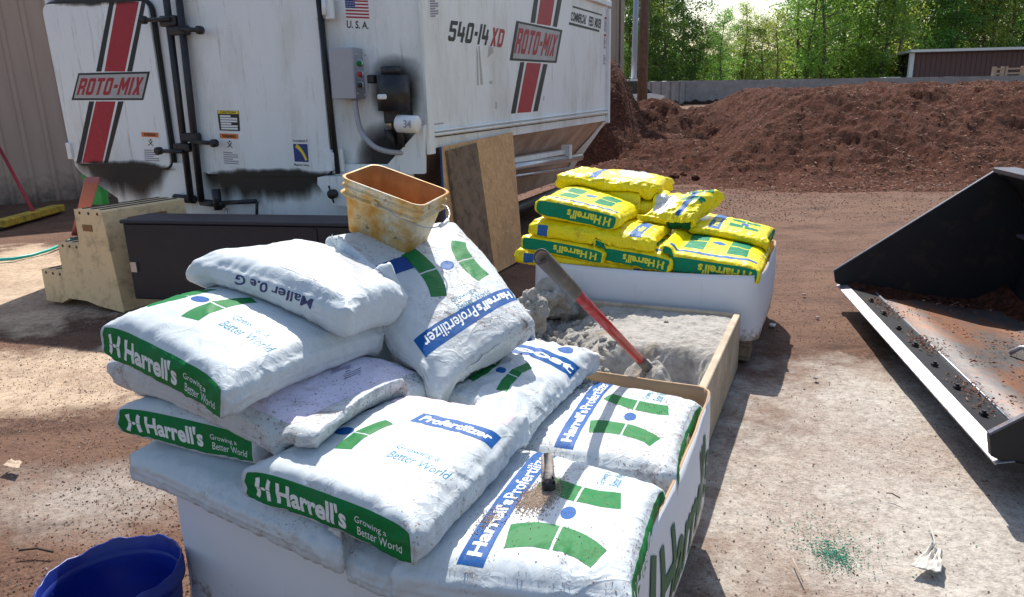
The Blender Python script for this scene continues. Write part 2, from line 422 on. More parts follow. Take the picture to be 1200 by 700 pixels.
    def decal(s, face, art, rect, name, mat, off=.0016, rot=0, parent=None, step=1):
        """rect (u0,v0,u1,v1) in 0..1 of that face; rot in quarter turns"""
        G = s.g[face]; nu, nv = G.shape[0]-1, G.shape[1]-1
        V, F, _ = art; V = V.copy()
        for _k in range(rot % 4): V = np.stack([1-V[:, 1], V[:, 0]], 1)
        u = (rect[0]+(rect[2]-rect[0])*V[:, 0])*nu; v = (rect[1]+(rect[3]-rect[1])*V[:, 1])*nv
        bm = bmesh.new(); vs = [bm.verts.new((a, b, 0)) for a, b in zip(u, v)]
        for f in F:
            ar = sum(u[f[q-1]]*v[f[q]]-u[f[q]]*v[f[q-1]] for q in range(len(f)))
            try: bm.faces.new([vs[i] for i in (f if ar > 0 else f[::-1])])
            except ValueError: pass
        for k in range(int(math.floor((u-v).min()))+1, int(math.ceil((u-v).max()))):
            bmesh.ops.bisect_plane(bm, geom=bm.verts[:]+bm.edges[:]+bm.faces[:], plane_co=(k, 0, 0), plane_no=(1, -1, 0))
        for k in range(int(math.floor(u.min()))+1, int(math.ceil(u.max())), step):
            bmesh.ops.bisect_plane(bm, geom=bm.verts[:]+bm.edges[:]+bm.faces[:], plane_co=(k, 0, 0), plane_no=(1, 0, 0))
        for k in range(int(math.floor(v.min()))+1, int(math.ceil(v.max())), step):
            bmesh.ops.bisect_plane(bm, geom=bm.verts[:]+bm.edges[:]+bm.faces[:], plane_co=(0, k, 0), plane_no=(0, 1, 0))
        bm.verts.index_update(); org = ORG[s.root.name]
        uu = np.array([q.co.x for q in bm.verts]); vv = np.array([q.co.y for q in bm.verts])
        Nrm = np.cross(np.gradient(G, axis=0), np.gradient(G, axis=1)); Nrm /= (np.linalg.norm(Nrm, axis=2)[..., None]+1e-9)
        i = np.clip(uu, 0, nu-1e-4); j = np.clip(vv, 0, nv-1e-4); a = i.astype(int); b = j.astype(int); fx = (i-a)[:, None]; fy = (j-b)[:, None]
        def bl(X): return X[a, b]*(1-fx)*(1-fy)+X[a+1, b]*fx*(1-fy)+X[a, b+1]*(1-fx)*fy+X[a+1, b+1]*fx*fy
        def tri(X):
            c00, c10, c11, c01 = X[a, b], X[a+1, b], X[a+1, b+1], X[a, b+1]
            return np.where(fx >= fy, c00*(1-fx)+c10*(fx-fy)+c11*fy, c00*(1-fy)+c01*(fy-fx)+c11*fx)
        P = tri(G)+bl(Nrm)*(off*.32)
        me = bpy.data.meshes.new(name)
        me.from_pydata([tuple(p) for p in (P-org).tolist()], [], [tuple(q.index for q in f.verts) for f in bm.faces]); bm.free()
        me.polygons.foreach_set('use_smooth', [True]*len(me.polygons)); me.materials.append(M[mat])
        NN = bl(Nrm); NN /= np.linalg.norm(NN, axis=1)[:, None]; me.normals_split_custom_set_from_vertices([tuple(q) for q in NN.tolist()])
        o = bpy.data.objects.new(name, me); COL.objects.link(o); o.parent = parent or s.body if parent else s.root
        ORG[o.name] = org
        return o

def merge_art(arts):
    """arts: list of (art, rect, rot) laid into one unit square"""
    V = []; F = []; b = 0
    for art, r, rot in arts:
        v, f, _ = art; v = v.copy()
        for _k in range(rot % 4): v = np.stack([1-v[:, 1], v[:, 0]], 1)
        v = v*np.array([r[2]-r[0], r[3]-r[1]])+np.array([r[0], r[1]])
        V.append(v); F += [tuple(b+i for i in q) for q in f]; b += len(v)
    return (np.concatenate(V), F, 1)
def bandp(p0, p1, p2, w0, w1, n=8):     # curved band (quadratic bezier) with width
    L = []; Rr = []
    p0, p1, p2 = [np.array(p, float) for p in (p0, p1, p2)]
    for k in range(n+1):
        t = k/n; p = (1-t)**2*p0+2*t*(1-t)*p1+t*t*p2; d = 2*(1-t)*(p1-p0)+2*t*(p2-p1); d /= np.linalg.norm(d)+1e-9
        q = np.array([-d[1], d[0]]); ww = w0+(w1-w0)*t; L.append(p+q*ww/2); Rr.append(p-q*ww/2)
    V = L+Rr[::-1]; n2 = len(V)
    return (np.array(V), [(k, k+1, n2-2-k, n2-1-k) for k in range(n)], 1)
# letter-H emblem in a unit square: two legs, each split in the middle; a dot between them
EMB = merge_art([(bandp((.20, .515), (.20, .80), (.14, 1.0), .25, .24), (0, 0, 1, 1), 0),
                 (bandp((.20, .485), (.20, .22), (.08, .0), .25, .22), (0, 0, 1, 1), 0),
                 (bandp((.80, .515), (.80, .78), (.90, 1.0), .25, .22), (0, 0, 1, 1), 0),
                 (bandp((.80, .485), (.80, .20), (.86, 0.), .25, .24), (0, 0, 1, 1), 0)])
EMBY = merge_art([(poly2d((.06, .02), (.34, .0), (.34, .48), (.08, .48)), (0, 0, 1, 1), 0), (poly2d((.08, .53), (.34, .53), (.33, 1.), (.05, .98)), (0, 0, 1, 1), 0),
                  (poly2d((.66, .0), (.94, .02), (.92, .48), (.66, .48)), (0, 0, 1, 1), 0), (poly2d((.66, .53), (.92, .53), (.95, .98), (.67, 1.)), (0, 0, 1, 1), 0)])
_rb = random.Random(77)
BLOB = poly2d(*[(.5+(.36+.14*_rb.random())*math.cos(2*math.pi*q/17), .5+(.34+.16*_rb.random())*math.sin(2*math.pi*q/17)) for q in range(17)])
DOT = disc2d()
def strip_art(b, face='xp', ink='white_ink', ground='green', flip=False, tagline=True):
    r = 2 if flip else 0
    b.decal(face, RECT, (.02, .06, .98, .92), 'printed_band', ground, .0012)
    X = lambda a0, a1: (a0, a1) if not flip else (1-a1, 1-a0)
    def put(art, x0, y0, x1, y1, nm):
        if flip: rc = (1-x1, 1-y1, 1-x0, 1-y0)
        else: rc = (x0, y0, x1, y1)
        b.decal(face, art, rc, nm, ink, .0026, r)
    put(merge_art([(EMB, (0, 0, 1, 1), 0), (DOT, (.36, .42, .64, .6), 0)]), .07, .26, .16, .76, 'emblem')
    put(text2d("Harrell's", .035), .19, .27, .62, .77, 'lettering')
    if tagline:
        put(merge_art([(text2d("Growing a", .0), (0, .54, .72, 1), 0), (text2d("Better World", .0), (0.05, 0, 1, .46), 0)]), .67, .28, .93, .68, 'tagline')
def top_art(b, green='green', blue='blue', txt='white_ink', banner=(.27, .40), emb=(.50, .80), tag_=True, embw=(.28, .72), text="Harrell's Profertilizer", bannerspan=(.05, .95)):
    # text reads along +y with its top towards -x: a quarter turn
    if banner:
        b.decal('top', RECT, (banner[0], bannerspan[0], banner[1], bannerspan[1]), 'printed_banner', blue, .0012)
        d = (banner[1]-banner[0])
        # split bold/regular
        tt = text2d(text.split(' ')[0], .035); sp = bannerspan[0]+.04; en = bannerspan[1]-.04
        k = .42 if ' ' in text else 1.
        b.decal('top', tt, (banner[0]+d*.2, sp, banner[1]-d*.22, sp+(en-sp)*k), 'banner_lettering', txt, .0026, 1)
        if ' ' in text: b.decal('top', text2d(text.split(' ')[1], .012), (banner[0]+d*.2, sp+(en-sp)*(k+.02), banner[1]-d*.16, en), 'banner_lettering', txt, .0026, 1)
    if emb:
        b.decal('top', EMB, (emb[0], embw[0], emb[1], embw[1]), 'emblem', green, .0014, 1)
        cx = (emb[0]+emb[1])/2; cy = (embw[0]+embw[1])/2
        b.decal('top', DOT, (cx-.035, cy-.055, cx+.035, cy+.055), 'emblem_dot', blue, .002, 1)
    if tag_:
        b.decal('top', merge_art([(text2d('Growing a', .0), (0, .56, .72, 1), 0), (text2d('Better World', .0), (.04, 0, 1, .46), 0)]), (.68, .74, .80, .97), 'tagline', 'teal', .0014, 1)

# ------------------------------------------------------------------ pallet frames
class Pal:
    def __init__(s, FL, az, la, lb):
        s.o = np.array(FL, float); s.a = azd(az); s.b = azd(az-90); s.la = la; s.lb = lb
    def p(s, a, b, z): q = s.o+s.a*a+s.b*b; return np.array([q[0], q[1], z])
NP_ = Pal((-.919, 1.723, 0), 114.5, 1.22, 1.08)
YP_ = Pal((.117, 4.246, 0), 114.0, 1.30, 1.05)
def pallet(P, label, inset=.03):
    t = thing('pallet', P.p(P.la/2, P.lb/2, 0), label, 'pallet')
    n = 6
    for k in range(n):
        mb = MB(); b = inset+.05+(P.lb-2*inset-.1)*k/(n-1)
        mb.box(P.p(P.la/2, b, .109), P.la-2*inset, .095, .018, P.a, P.b, bev=.002); mb.build('deck_board', M['wood'], t)
    for k in range(3):
        mb = MB(); a = inset+.05+(P.la-2*inset-.1)*k/2
        mb.box(P.p(a, P.lb/2, .090), .09, P.lb-2*inset, .018, P.a, P.b, bev=.002); mb.build('stringer_board', M['wood'], t)
        for j in range(3):
            mb = MB(); mb.box(P.p(a, inset+.07+(P.lb-2*inset-.14)*j/2, .05), .09, .13, .06, P.a, P.b, bev=.003); mb.build('block', M['wood'], t)
        mb = MB(); mb.box(P.p(a, P.lb/2, .0105), .09, P.lb-2*inset, .017, P.a, P.b, bev=.002); mb.build('bottom_board', M['wood'], t)
def sleeve(P, z0, zrim, label, bulge=.02, rr=.05, rimf=None):
    """open cardboard sleeve, white outside and brown inside"""
    t = thing('cardboard_sleeve', P.p(P.la/2, P.lb/2, z0), label, 'cardboard box')
    path = []
    def arc(cx, cy, a0):
        for k in range(7): 
            an = R(a0+15*k); path.append((cx+rr*math.cos(an), cy+rr*math.sin(an)))
    def seg(p, q, n=24):
        for k in range(1, n): path.append((p[0]+(q[0]-p[0])*k/n, p[1]+(q[1]-p[1])*k/n))
    A_, B_ = P.la, P.lb
    arc(rr, rr, 180); seg((rr, 0), (A_-rr, 0)); arc(A_-rr, rr, 270); seg((A_, rr), (A_, B_-rr)); arc(A_-rr, B_-rr, 0); seg((A_-rr, B_), (rr, B_)); arc(rr, B_-rr, 90); seg((0, B_-rr), (0, rr))
    n = len(path); nz = 10; V = []; F = []; Mi = []
    for side in (0, 1):
        for j in range(nz+1):
            for i, (a, b) in enumerate(path):
                zr = zrim if rimf is None else rimf(a, b)
                z = z0+(zr-z0)*j/nz; v = j/nz
                ia = min(a, A_-a); ib = min(b, B_-b)
                bu = bulge*math.sin(math.pi*min(1, v*.8+.1))*(math.sin(math.pi*a/A_) if ib < .01 else math.sin(math.pi*b/B_) if ia < .01 else 0)
                bu += .006*noise.noise(Vector((a*5, b*5, v*2)))
                da = (-1 if a < .01 else 1 if a > A_-.01 else 0); db = (-1 if b < .01 else 1 if b > B_-.01 else 0)
                th = -.007 if side else 0
                ca, cb = a-A_/2, b-B_/2; nrm = math.hypot(ca, cb)
                aa = a+da*(bu+th)+(0 if (da or db) else th*ca/nrm); bb = b+db*(bu+th)+(0 if (da or db) else th*cb/nrm)
                V.append(P.p(aa, bb, z))
    S = (nz+1)*n
    for j in range(nz):
        for i in range(n):
            k = (i+1) % n
            F.append((j*n+i, j*n+k, (j+1)*n+k, (j+1)*n+i)); Mi.append(0)
            F.append((S+j*n+k, S+j*n+i, S+(j+1)*n+i, S+(j+1)*n+k)); Mi.append(1)
    for i in range(n):
        k = (i+1) % n; F.append((nz*n+i, nz*n+k, S+nz*n+k, S+nz*n+i)); Mi.append(1)
        F.append((k, i, S+i, S+k)); Mi.append(1)
    o = mesh_obj('wall', V, F, [M['cb_white'], M['cb_brown']], t, Mi); 
    return t
#SPLIT
# ================================================================== GROUND
def smooth(a, b, x): t = min(1, max(0, (x-a)/(b-a))); return t*t*(3-2*t)
k = NM('yard ground'); v = k.tc()
sx = k.n('ShaderNodeSeparateXYZ'); k.l(v, sx.inputs[0]); X, Y = sx.outputs[0], sx.outputs[1]
def ell(cx, cy, rx, ry):
    a = k.math('DIVIDE', k.math('SUBTRACT', X, cx), rx); b = k.math('DIVIDE', k.math('SUBTRACT', Y, cy), ry)
    return k.math('SQRT', k.math('ADD', k.math('MULTIPLY', a, a), k.math('MULTIPLY', b, b)))
nz_ = k.noise(1.1, 6, .62, dist=.6); nf = k.noise(5, 6, .7)
warp = k.math('ADD', k.math('MULTIPLY', k.math('SUBTRACT', nz_, .5), 1.7), k.math('MULTIPLY', k.math('SUBTRACT', nf, .5), .9))
e1 = k.math('ADD', ell(1.55, 2.3, 1.15, 1.75), warp)       # dusty concrete by the pallets
e2 = k.math('ADD', ell(-4.6, 6.3, 3.2, 1.6), warp)         # tan concrete beside the steps
e3 = k.math('ADD', ell(-3.2, 3.85, 2.4, .60), warp)
e6 = k.math('ADD', ell(6.5, 13.2, 8.5, 3.6), k.math('MULTIPLY', warp, 1.0))         # sandy streaks
e4 = k.math('ADD', ell(-1.5, 2.6, .8, .40), warp)
e5 = k.math('ADD', ell(17, 48, 14, 9), warp)
g1 = k.ramp(e1, [(.62, 1.), (1.02, 0.)]); g2 = k.ramp(e2, [(.7, 1.), (1., 0.)]); g3 = k.ramp(e3, [(.62, 1.), (.98, 0.)]); g4 = k.ramp(e4, [(.4, 1.), (.9, 0.)]); g5 = k.ramp(e5, [(.7, 1.), (1., 0.)])
mul = k.ramp(k.noise(60, 6, .75), [(.30, (.018, .010, .007)), (.48, (.080, .042, .029)), (.68, (.19, .105, .070))])
mul = k.mix(k.ramp(k.noise(1.6, 6, .65, stretch=(.6, 1.6, 1)), [(.38, 0.), (.62, .6)]), mul, (.17, .092, .058), 'MIX')
mul = k.mix(k.ramp(k.noise(2.1, 7, .7, stretch=(.5, 1.7, 1), dist=1.), [(.54, 0.), (.66, .7)]), mul, (.035, .018, .012), 'MIX')
tanc = k.ramp(k.noise(26, 8, .75), [(.3, (.26, .19, .13)), (.5, (.50, .38, .27)), (.7, (.60, .48, .36))])
gryc = k.ramp(k.noise(34, 8, .8), [(.3, (.19, .165, .145)), (.5, (.41, .37, .325)), (.72, (.56, .52, .47))])
peb = k.ramp(k.voro(55), [(.0, .55), (.35, 1.)])
gryc = k.mix(.8, gryc, peb, 'MULTIPLY')
g6 = k.ramp(e6, [(.75, .85), (1.0, 0.)]); mul = k.mix(g6, mul, k.ramp(k.noise(22, 8, .8), [(.34, (.018, .008, .005)), (.5, (.095, .036, .022)), (.66, (.20, .085, .052))]))
c = k.mix(g1, mul, gryc); c = k.mix(g2, c, tanc); c = k.mix(g3, c, tanc); c = k.mix(k.math('MULTIPLY', g4, .6), c, gryc); c = k.mix(g5, c, (.30, .19, .13))
# loose bark scattered over the concrete
scat = k.ramp(k.noise(120, 3, .7), [(.57, 0.), (.63, 1.)]); sc2 = k.ramp(k.noise(1.7, 5, .65), [(.40, 0.), (.66, 1.)])
c = k.mix(k.math('MULTIPLY', scat, sc2), c, (.10, .05, .033))
c = k.mix(k.math('MULTIPLY', sc2, .45), c, (.20, .12, .085))
k.set(c, .93, spec=.25)
k.bump(k.noise(9, 6, .65), .5, .05); k.bump(k.noise(80, 5, .7), .55, .012)
M['ground'] = k.m
def gz_(x, y):
    return .012*noise.noise(Vector((x*1.3, y*1.3, 0)))+.006*noise.noise(Vector((x*5, y*5, 3)))
mb = MB(); V = []; F = []
xs = list(np.linspace(-7, 7, 180)); ys = list(np.linspace(.2, 13, 170))
xs = [-600, -200, -60, -25, -12]+xs+[12, 25, 60, 200, 600]; ys = [-300, -60, -10, -2]+ys+[16, 20, 30, 60, 200, 900]
for i, x in enumerate(xs):
    for j, y in enumerate(ys):
        inn = 4 < i < len(xs)-6 and 3 < j < len(ys)-7
        V.append((x, y, -.02+ (gz_(x, y) if inn else 0)))
nyy = len(ys)
for i in range(len(xs)-1):
    for j in range(nyy-1): F.append((i*nyy+j, (i+1)*nyy+j, (i+1)*nyy+j+1, i*nyy+j+1))
tag(mesh_obj('ground', V, F, M['ground']), kind='structure')

# ------------------------------------------------------------------ mulch
k = NM('mulch'); f1 = k.noise(26, 8, .78, dist=.5)
c = k.ramp(f1, [(.32, (.018, .006, .004)), (.47, (.105, .035, .020)), (.60, (.23, .085, .048)), (.74, (.38, .19, .12))])
c = k.mix(k.ramp(k.noise(.8, 4, .6), [(.4, 0.), (.65, .5)]), c, (.17, .062, .038))
c = k.mix(k.ramp(k.noise(4.2, 8, .8, dist=.6), [(.50, 0.), (.60, .62)]), c, (.030, .011, .007))
k.set(c, .95, spec=.2); k.bump(k.noise(7, 9, .8), 1., .16); k.bump(k.noise(40, 5, .8), .8, .03); M['mulch'] = k.m
def heightpile(name, label, x0, x1, y0, y1, st, fn, seed, mat='mulch', kind=None, cat='pile', amp=1.):
    nx = int((x1-x0)/st)+1; ny = int((y1-y0)/st)+1; V = []; F = []; keep = {}
    H = np.zeros((nx, ny))
    for i in range(nx):
        for j in range(ny):
            x = x0+i*st; y = y0+j*st; h = fn(x, y)
            if h > -.12:
                e = max(0, min(1, h*3+.35))
                h += amp*e*(.13*noise.noise(Vector((x*.9, y*.9, seed)))+.17*(.6-2*abs(noise.noise(Vector((x*1.6, y*1.6, seed+4)))))*.8*(.35+.65*min(1,max(0,h/1.2)))+.06*(.4-2*abs(noise.noise(Vector((x*4.2, y*4.2, seed+2)))))+.045*(.4-abs(noise.noise(Vector((x*9, y*9, seed+3))))*1.6)+.02*noise.noise(Vector((x*19, y*19, seed+3)))-.02)
            H[i, j] = h
    idx = -np.ones((nx, ny), int)
    for i in range(nx-1):
        for j in range(ny-1):
            q = [(i, j), (i+1, j), (i+1, j+1), (i, j+1)]
            if max(H[a] for a in q) < -.07: continue
            for a in q:
                if idx[a] < 0: idx[a] = len(V); V.append((x0+a[0]*st, y0+a[1]*st, max(H[a], -.1)))
            F.append(tuple(idx[a] for a in q))
    cx, cy = (x0+x1)/2, (y0+y1)/2
    o = mesh_obj(name, [(a-cx, b-cy, c) for a, b, c in V], F, M[mat]); o.location = (cx, cy, 0)
    tag(o, label, cat, kind=kind)
    return H
def pileA(x, y):
    # long flat-topped heap; toe from (3.4,11.5) to (9,10.5), left flank sloping to (2.6,18)
    fr = (y-(11.0-.12*(x-3)+.35*math.sin(x*.9)))/5.2
    lf = (x-(3.2+.16*(y-11.5)))/2.8
    bk = (27-y)/3
    h = 1.62*smooth(0, 1, fr)**.9
    h2 = 1.62*min(1, max(-.2, lf))**.75 if lf > 0 else lf*.5
    b = 1.62*smooth(0, 1, bk)
    top = 1.25+.04*math.sin(x*.7+1)+.03*math.sin(x*1.9)
    s_ = min(h, h2, b, top)
    if fr <= 0: s_ = min(s_, fr*.6)
    return s_
HA = heightpile('mulch_pile', 'long flat topped reddish brown mulch pile beyond the steel loader bucket', 1.6, 17, 10, 24, .065, pileA, 1)
def pileB(x, y):
    h = 2.25*math.exp(-(((x-1.55)/1.25)**2+((y-15.8)/2.0)**2)**1.7)
    h = max(h, 1.25*math.exp(-(((x-3.3)/1.3)**2+((y-17.0)/1.5)**2)**1.3))
    h = max(h, 1.05*math.exp(-(((x-4.2)/1.7)**2+((y-17.2)/1.5)**2)**1.2))
    h = max(h, .35*math.exp(-(((x-2.0)/1.3)**2+((y-13.0)/1.2)**2)))
    h = max(h, .60*math.exp(-(((x-2.9)/2.0)**2+((y-14.8)/2.2)**2)))
    return h-.1
HB = heightpile('mulch_pile', 'smaller crumbly mulch pile with a steep face beside the white machine', -2, 7.2, 11, 22, .07, pileB, 7, amp=1.15)
# clods fallen from the left pile
rng = random.Random(5)
def clod(mb, c, r, sq=.75, sub=2, seed=0, amp=.45, mi=0, det=0.):
    bm = bmesh.new(); bmesh.ops.create_icosphere(bm, subdivisions=sub, radius=1)
    V = []
    for q in bm.verts:
        p = q.co; n = 1+amp*noise.noise(p*1.4+Vector((seed, 0, 0)))+amp*.5*noise.noise(p*3.3+Vector((0, seed, 0)))+det*(1-2*abs(noise.noise(p*7+Vector((0, seed, 0)))))+det*.7*noise.noise(p*15+Vector((0, seed, 0)))
        V.append((c[0]+p.x*r*n, c[1]+p.y*r*n, c[2]+p.z*r*n*sq))
    F = [tuple(v_.index for v_ in f.verts) for f in bm.faces]; bm.free(); mb.add(V, F, mi)
cl = [(707, 172, .20), (729, 172, .22), (742, 180, .15), (724, 186, .12), (752, 163, .12), (745, 157, .14), (771, 186, .07), (760, 190, .06), (790, 205, .07), (800, 203, .06), (815, 206, .06), (700, 188, .1), (733, 195, .07), (775, 175, .07)]
for i, (px, py, r) in enumerate(cl):
    P = atz(px, py+5, 0.); r = r*P[1]/12; mb = MB(); clod(mb, (0, 0, 0), r, .8, 4, i*3.3); o = mb.build('mulch_clod', M['mulch'], smooth=True); o.location = (P[0], P[1], r*.5)
    tag(o, 'loose brown mulch clod lying before the left mulch pile', 'clod', 'clods fallen from the left mulch pile')
# bark chips
def bilin(H, x0, y0, st, x, y):
    i = (x-x0)/st; j = (y-y0)/st; a = int(i); b = int(j)
    if a < 0 or b < 0 or a >= H.shape[0]-1 or b >= H.shape[1]-1: return -1
    return H[a, b]
def chips(name, pts, smin, smax, mats, seed, flat=.35, kind='stuff', label=None, cat=None):
    rg = random.Random(seed); V = []; F = []; Mi = []
    for (x, y, z) in pts:
        s = rg.uniform(smin, smax); l = s*rg.uniform(.8, 2.6); a = rg.uniform(0, 6.28); t = rg.uniform(-.5, .5); t2 = rg.uniform(-.6, .6)
        ex = Vector((math.cos(a), math.sin(a), t)).normalized()*l/2; ey = Vector((-math.sin(a), math.cos(a), t2)).normalized()*s/2
        up = Vector((0, 0, s*flat)); c = Vector((x, y, z)); b = len(V)
        V += [c-ex-ey, c+ex-ey*.6, c+ex*.8+ey, c-ex*.9+ey*.7, c+up*1.2]
        F += [(b, b+1, b+4), (b+1, b+2, b+4), (b+2, b+3, b+4), (b+3, b, b+4)]; Mi += [rg.randrange(len(mats))]*4
    o = mesh_obj(name, [tuple(v_) for v_ in V], F, mats, fm=Mi, smooth=False); return tag(o, label, cat, kind=kind)
M['chipA'] = simple('dark bark', (.055, .026, .018), .9, 0, .3, 30); M['chipB'] = simple('red bark', (.17, .064, .038), .9, 0, .3, 30); M['chipC'] = simple('pale bark', (.30, .18, .12), .9, 0, .3, 30)
M['pebA'] = simple('grey grit', (.30, .27, .25), .9, 0, .3, 30)
rg = random.Random(3); pts = []
while len(pts) < 44000:
    x = rg.uniform(1.6, 14); y = 10+15*rg.random()**1.5; h = bilin(HA, 1.6, 10, .065, x, y)
    if h > -.06: pts.append((x, y, h+.004))
while len(pts) < 54000:
    x = rg.uniform(-1, 6); y = rg.uniform(11.5, 19); h = bilin(HB, -2, 11, .07, x, y)
    if h > -.04: pts.append((x, y, h+.004))
chips('bark_chips', pts, .009, .030, [M['chipA'], M['chipB'], M['chipB'], M['chipB'], M['chipC']], 11, .3, label='loose bark chips over the mulch piles', cat='bark chips')
pts = []
for _ in range(9000):
    y = 11.2-3.2*rg.random()**2.2; x = rg.uniform(.5, 10.5); pts.append((x, y, -.018+gz_(x, y)))
for _ in range(4500):
    y = 13-4.5*rg.random()**1.6; x = rg.gauss(1.9, 1.4); pts.append((x, y, -.018+gz_(x, y)))
chips('bark_litter', pts, .005, .015, [M['chipA'], M['chipB'], M['chipB'], M['chipC']], 15, .5, label='bark litter strewn before the mulch piles', cat='bark litter')
pts = []
while len(pts) < 60000:
    y = .7+9.5*rg.random()**1.7; x = rg.uniform(-.85, .85)*y*.95+rg.uniform(-.5, .5)
    d = ((x-1.55)/1.2)**2+((y-2.3)/1.8)**2
    d2 = ((x+4.6)/3.2)**2+((y-6.3)/1.6)**2
    dens = .12 if d < 1 or d2 < 1 else 1
    if noise.noise(Vector((x*1.3, y*1.3, 9)))*.7+.45 < rg.random()*.9: dens *= .35
    if rg.random() < dens: pts.append((x, y, -.018+gz_(x, y)))
chips('bark_litter', pts, .002, .006, [M['chipA'], M['chipB'], M['chipB'], M['chipC'], M['pebA']], 12, .5, label='bark litter strewn over the yard', cat='bark litter')
M['pellet'] = simple('green pellet', (.05, .30, .19), .6, 0, .2, 30)
pts = []
for cx_, cy_, s_, n_ in ((979, 647, .030, 420), (972, 640, .06, 260), (940, 605, .13, 90), (1010, 640, .05, 60), (960, 620, .2, 50)):
    P = atz(cx_, cy_, 0)
    for _ in range(n_): pts.append((rg.gauss(P[0], s_), rg.gauss(P[1], s_*1.3), -.016+gz_(P[0], P[1])+.002))
chips('green_pellets', pts, .002, .0045, [M['pellet']], 5, .7, label='small spill of green pellets on the dusty concrete', cat='pellets')

# ================================================================== BUILDINGS, WALL, POLES
def siding(name, col, rough=.55):
    k = NM(name); f = k.noise(2.5, 6, .65, stretch=(3, 3, .4))
    c = k.mix(f, tuple(x*.8 for x in col), tuple(x*1.12 for x in col))
    z = k.n('ShaderNodeSeparateXYZ'); k.l(k.tc(), z.inputs[0])
    d = k.math('ADD', z.outputs[2], k.math('MULTIPLY', k.noise(6, 6, .7), .9))
    c = k.mix(k.ramp(d, [(.35, .9), (.85, 0.)]), c, (.05, .04, .035)); k.set(c, rough); return k.m
M['siding'] = siding('tan metal siding', (.46, .33, .26)); M['siding2'] = siding('beige metal siding', (.42, .33, .25)); M['trim'] = simple('white trim', (.7, .7, .68), .5)
def ribbed_wall(P0, P1, z0, z1, name, mat, parent, rib=.30, dep=.03, n_=None):
    P0 = np.array(P0, float); P1 = np.array(P1, float); d = (P1-P0); L = np.linalg.norm(d); d /= L; n = np.array([d[1], -d[0], 0.])
    if n_ is not None: n = np.array(n_, float)
    prof = []; t = 0
    while t < L:
        for a, b in ((0, 0), (.62, 0), (.70, 1), (.86, 1), (.94, 0)):
            if t+a*rib < L: prof.append((t+a*rib, b*dep))
        t += rib
    prof.append((L, 0)); V = []
    for s_, o_ in prof: V += [P0+d*s_+n*o_+np.array([0, 0, z0]), P0+d*s_+n*o_+np.array([0, 0, z1])]
    F = [(2*i, 2*i+2, 2*i+3, 2*i+1) for i in range(len(prof)-1)]
    # give it thickness
    m_ = MB(); m_.add(V, F); b0 = np.array([0, 0, z0]); b1 = np.array([0, 0, z1])
    m_.add([P0-n*.06+b0, P1-n*.06+b0, P1-n*.06+b1, P0-n*.06+b1, P0+b0, P1+b0, P1+b1, P0+b1], [(3, 2, 1, 0), (0, 4, 7, 3), (1, 2, 6, 5), (3, 7, 6, 2)])
    return m_.build(name, mat, parent)
b1 = thing('metal_building', (-9, 11.6, 0), 'tan ribbed metal building wall behind the left end of the white machine', 'building')
Wa = atz(-60, 243, 0); Wb = Wa+azd(66)*6.2; Wa2 = Wa-azd(66)*9
ribbed_wall(Wa2, Wb, -.05, 4.3, 'wall', M['siding'], b1)
ribbed_wall(Wb, Wb+azd(-24)*8, -.05, 4.3, 'wall', M['siding'], b1)
mb = MB(); d_ = azd(66); n_ = azd(-24); mb.box((Wa2+Wb)/2+n_*4+np.array([0, 0, 4.4]), np.linalg.norm(Wb-Wa2)+.5, 8.6, .16, d_, n_); mb.build('roof', M['siding'], b1)
b2 = thing('metal_building', (0, 21, 0), 'beige ribbed metal building showing its corner past the far end of the white machine', 'building')
Bc = aty(727.5, 95, 19.5); Bc[2] = 0
ribbed_wall(Bc-azd(84)*9, Bc, -.05, 6.5, 'wall', M['siding2'], b2, .28)
ribbed_wall(Bc, Bc+azd(-6)*9, -.05, 6.5, 'wall', M['siding2'], b2, .28)
mb = MB(); mb.box(Bc+np.array([0.01, -.03, 3.2]), .09, .09, 6.6, azd(84), azd(-6)); mb.build('corner_trim', M['siding2'], b2)
mb = MB(); mb.box(Bc-azd(84)*4.5+azd(-6)*4.5+np.array([0, 0, 6.6]), 9.6, 9.6, .18, azd(84), azd(-6)); mb.build('roof', M['siding2'], b2)
# concrete wall
k = NM('weathered concrete'); c = k.ramp(k.noise(1.2, 8, .7, stretch=(1, 1, 1.6)), [(.3, (.20, .19, .19)), (.7, (.36, .34, .33))])
z = k.n('ShaderNodeSeparateXYZ'); k.l(k.tc(), z.inputs[0]); d = k.math('ADD', z.outputs[2], k.math('MULTIPLY', k.noise(.45, 5, .65), 1.6))
c = k.mix(k.ramp(k.math('MULTIPLY', d, .5), [(.53, 1.), (.57, 0.)]), c, (.035, .02, .014)); k.set(c, .9); k.bump(k.noise(3, 6, .7), .3, .05); M['conc'] = k.m
cw = thing('concrete_wall', (20, 66, 0), 'long low grey concrete retaining wall behind the mulch piles', 'wall')
c0 = aty(805, 96, 66.); c1 = aty(742, 92, 56.)
def wallseg(a, b, za, zb, nm, th=.4, cap=True):
    a = np.array(a, float); b = np.array(b, float); a[2] = b[2] = 0; d = b-a; L = np.linalg.norm(d); d /= L; n = np.array([-d[1], d[0], 0]); V = []; N = int(L/.8)+1
    for i in range(N+1):
        p = a+d*L*i/N; zt = za+(zb-za)*i/N+.05*noise.noise(Vector((i*.7, 0, 5)))
        V += [p, p+np.array([0, 0, zt]), p+n*th+np.array([0, 0, zt]), p+n*th]
    F = []
    for i in range(N):
        for q in range(3): F.append((4*i+q, 4*i+q+1, 4*i+q+5, 4*i+q+4))
    F += [(0, 3, 2, 1), (4*N, 4*N+1, 4*N+2, 4*N+3)]
    return mesh_obj(nm, V, F, M['conc'], cw, smooth=False)
ce = aty(1330, 89, 66.)
wallseg(c0, ce, 2.02, 1.62, 'wall_panel'); wallseg(c1, c0+np.array([-.02, -.02, 0]), 1.95, 2.02, 'wall_panel')
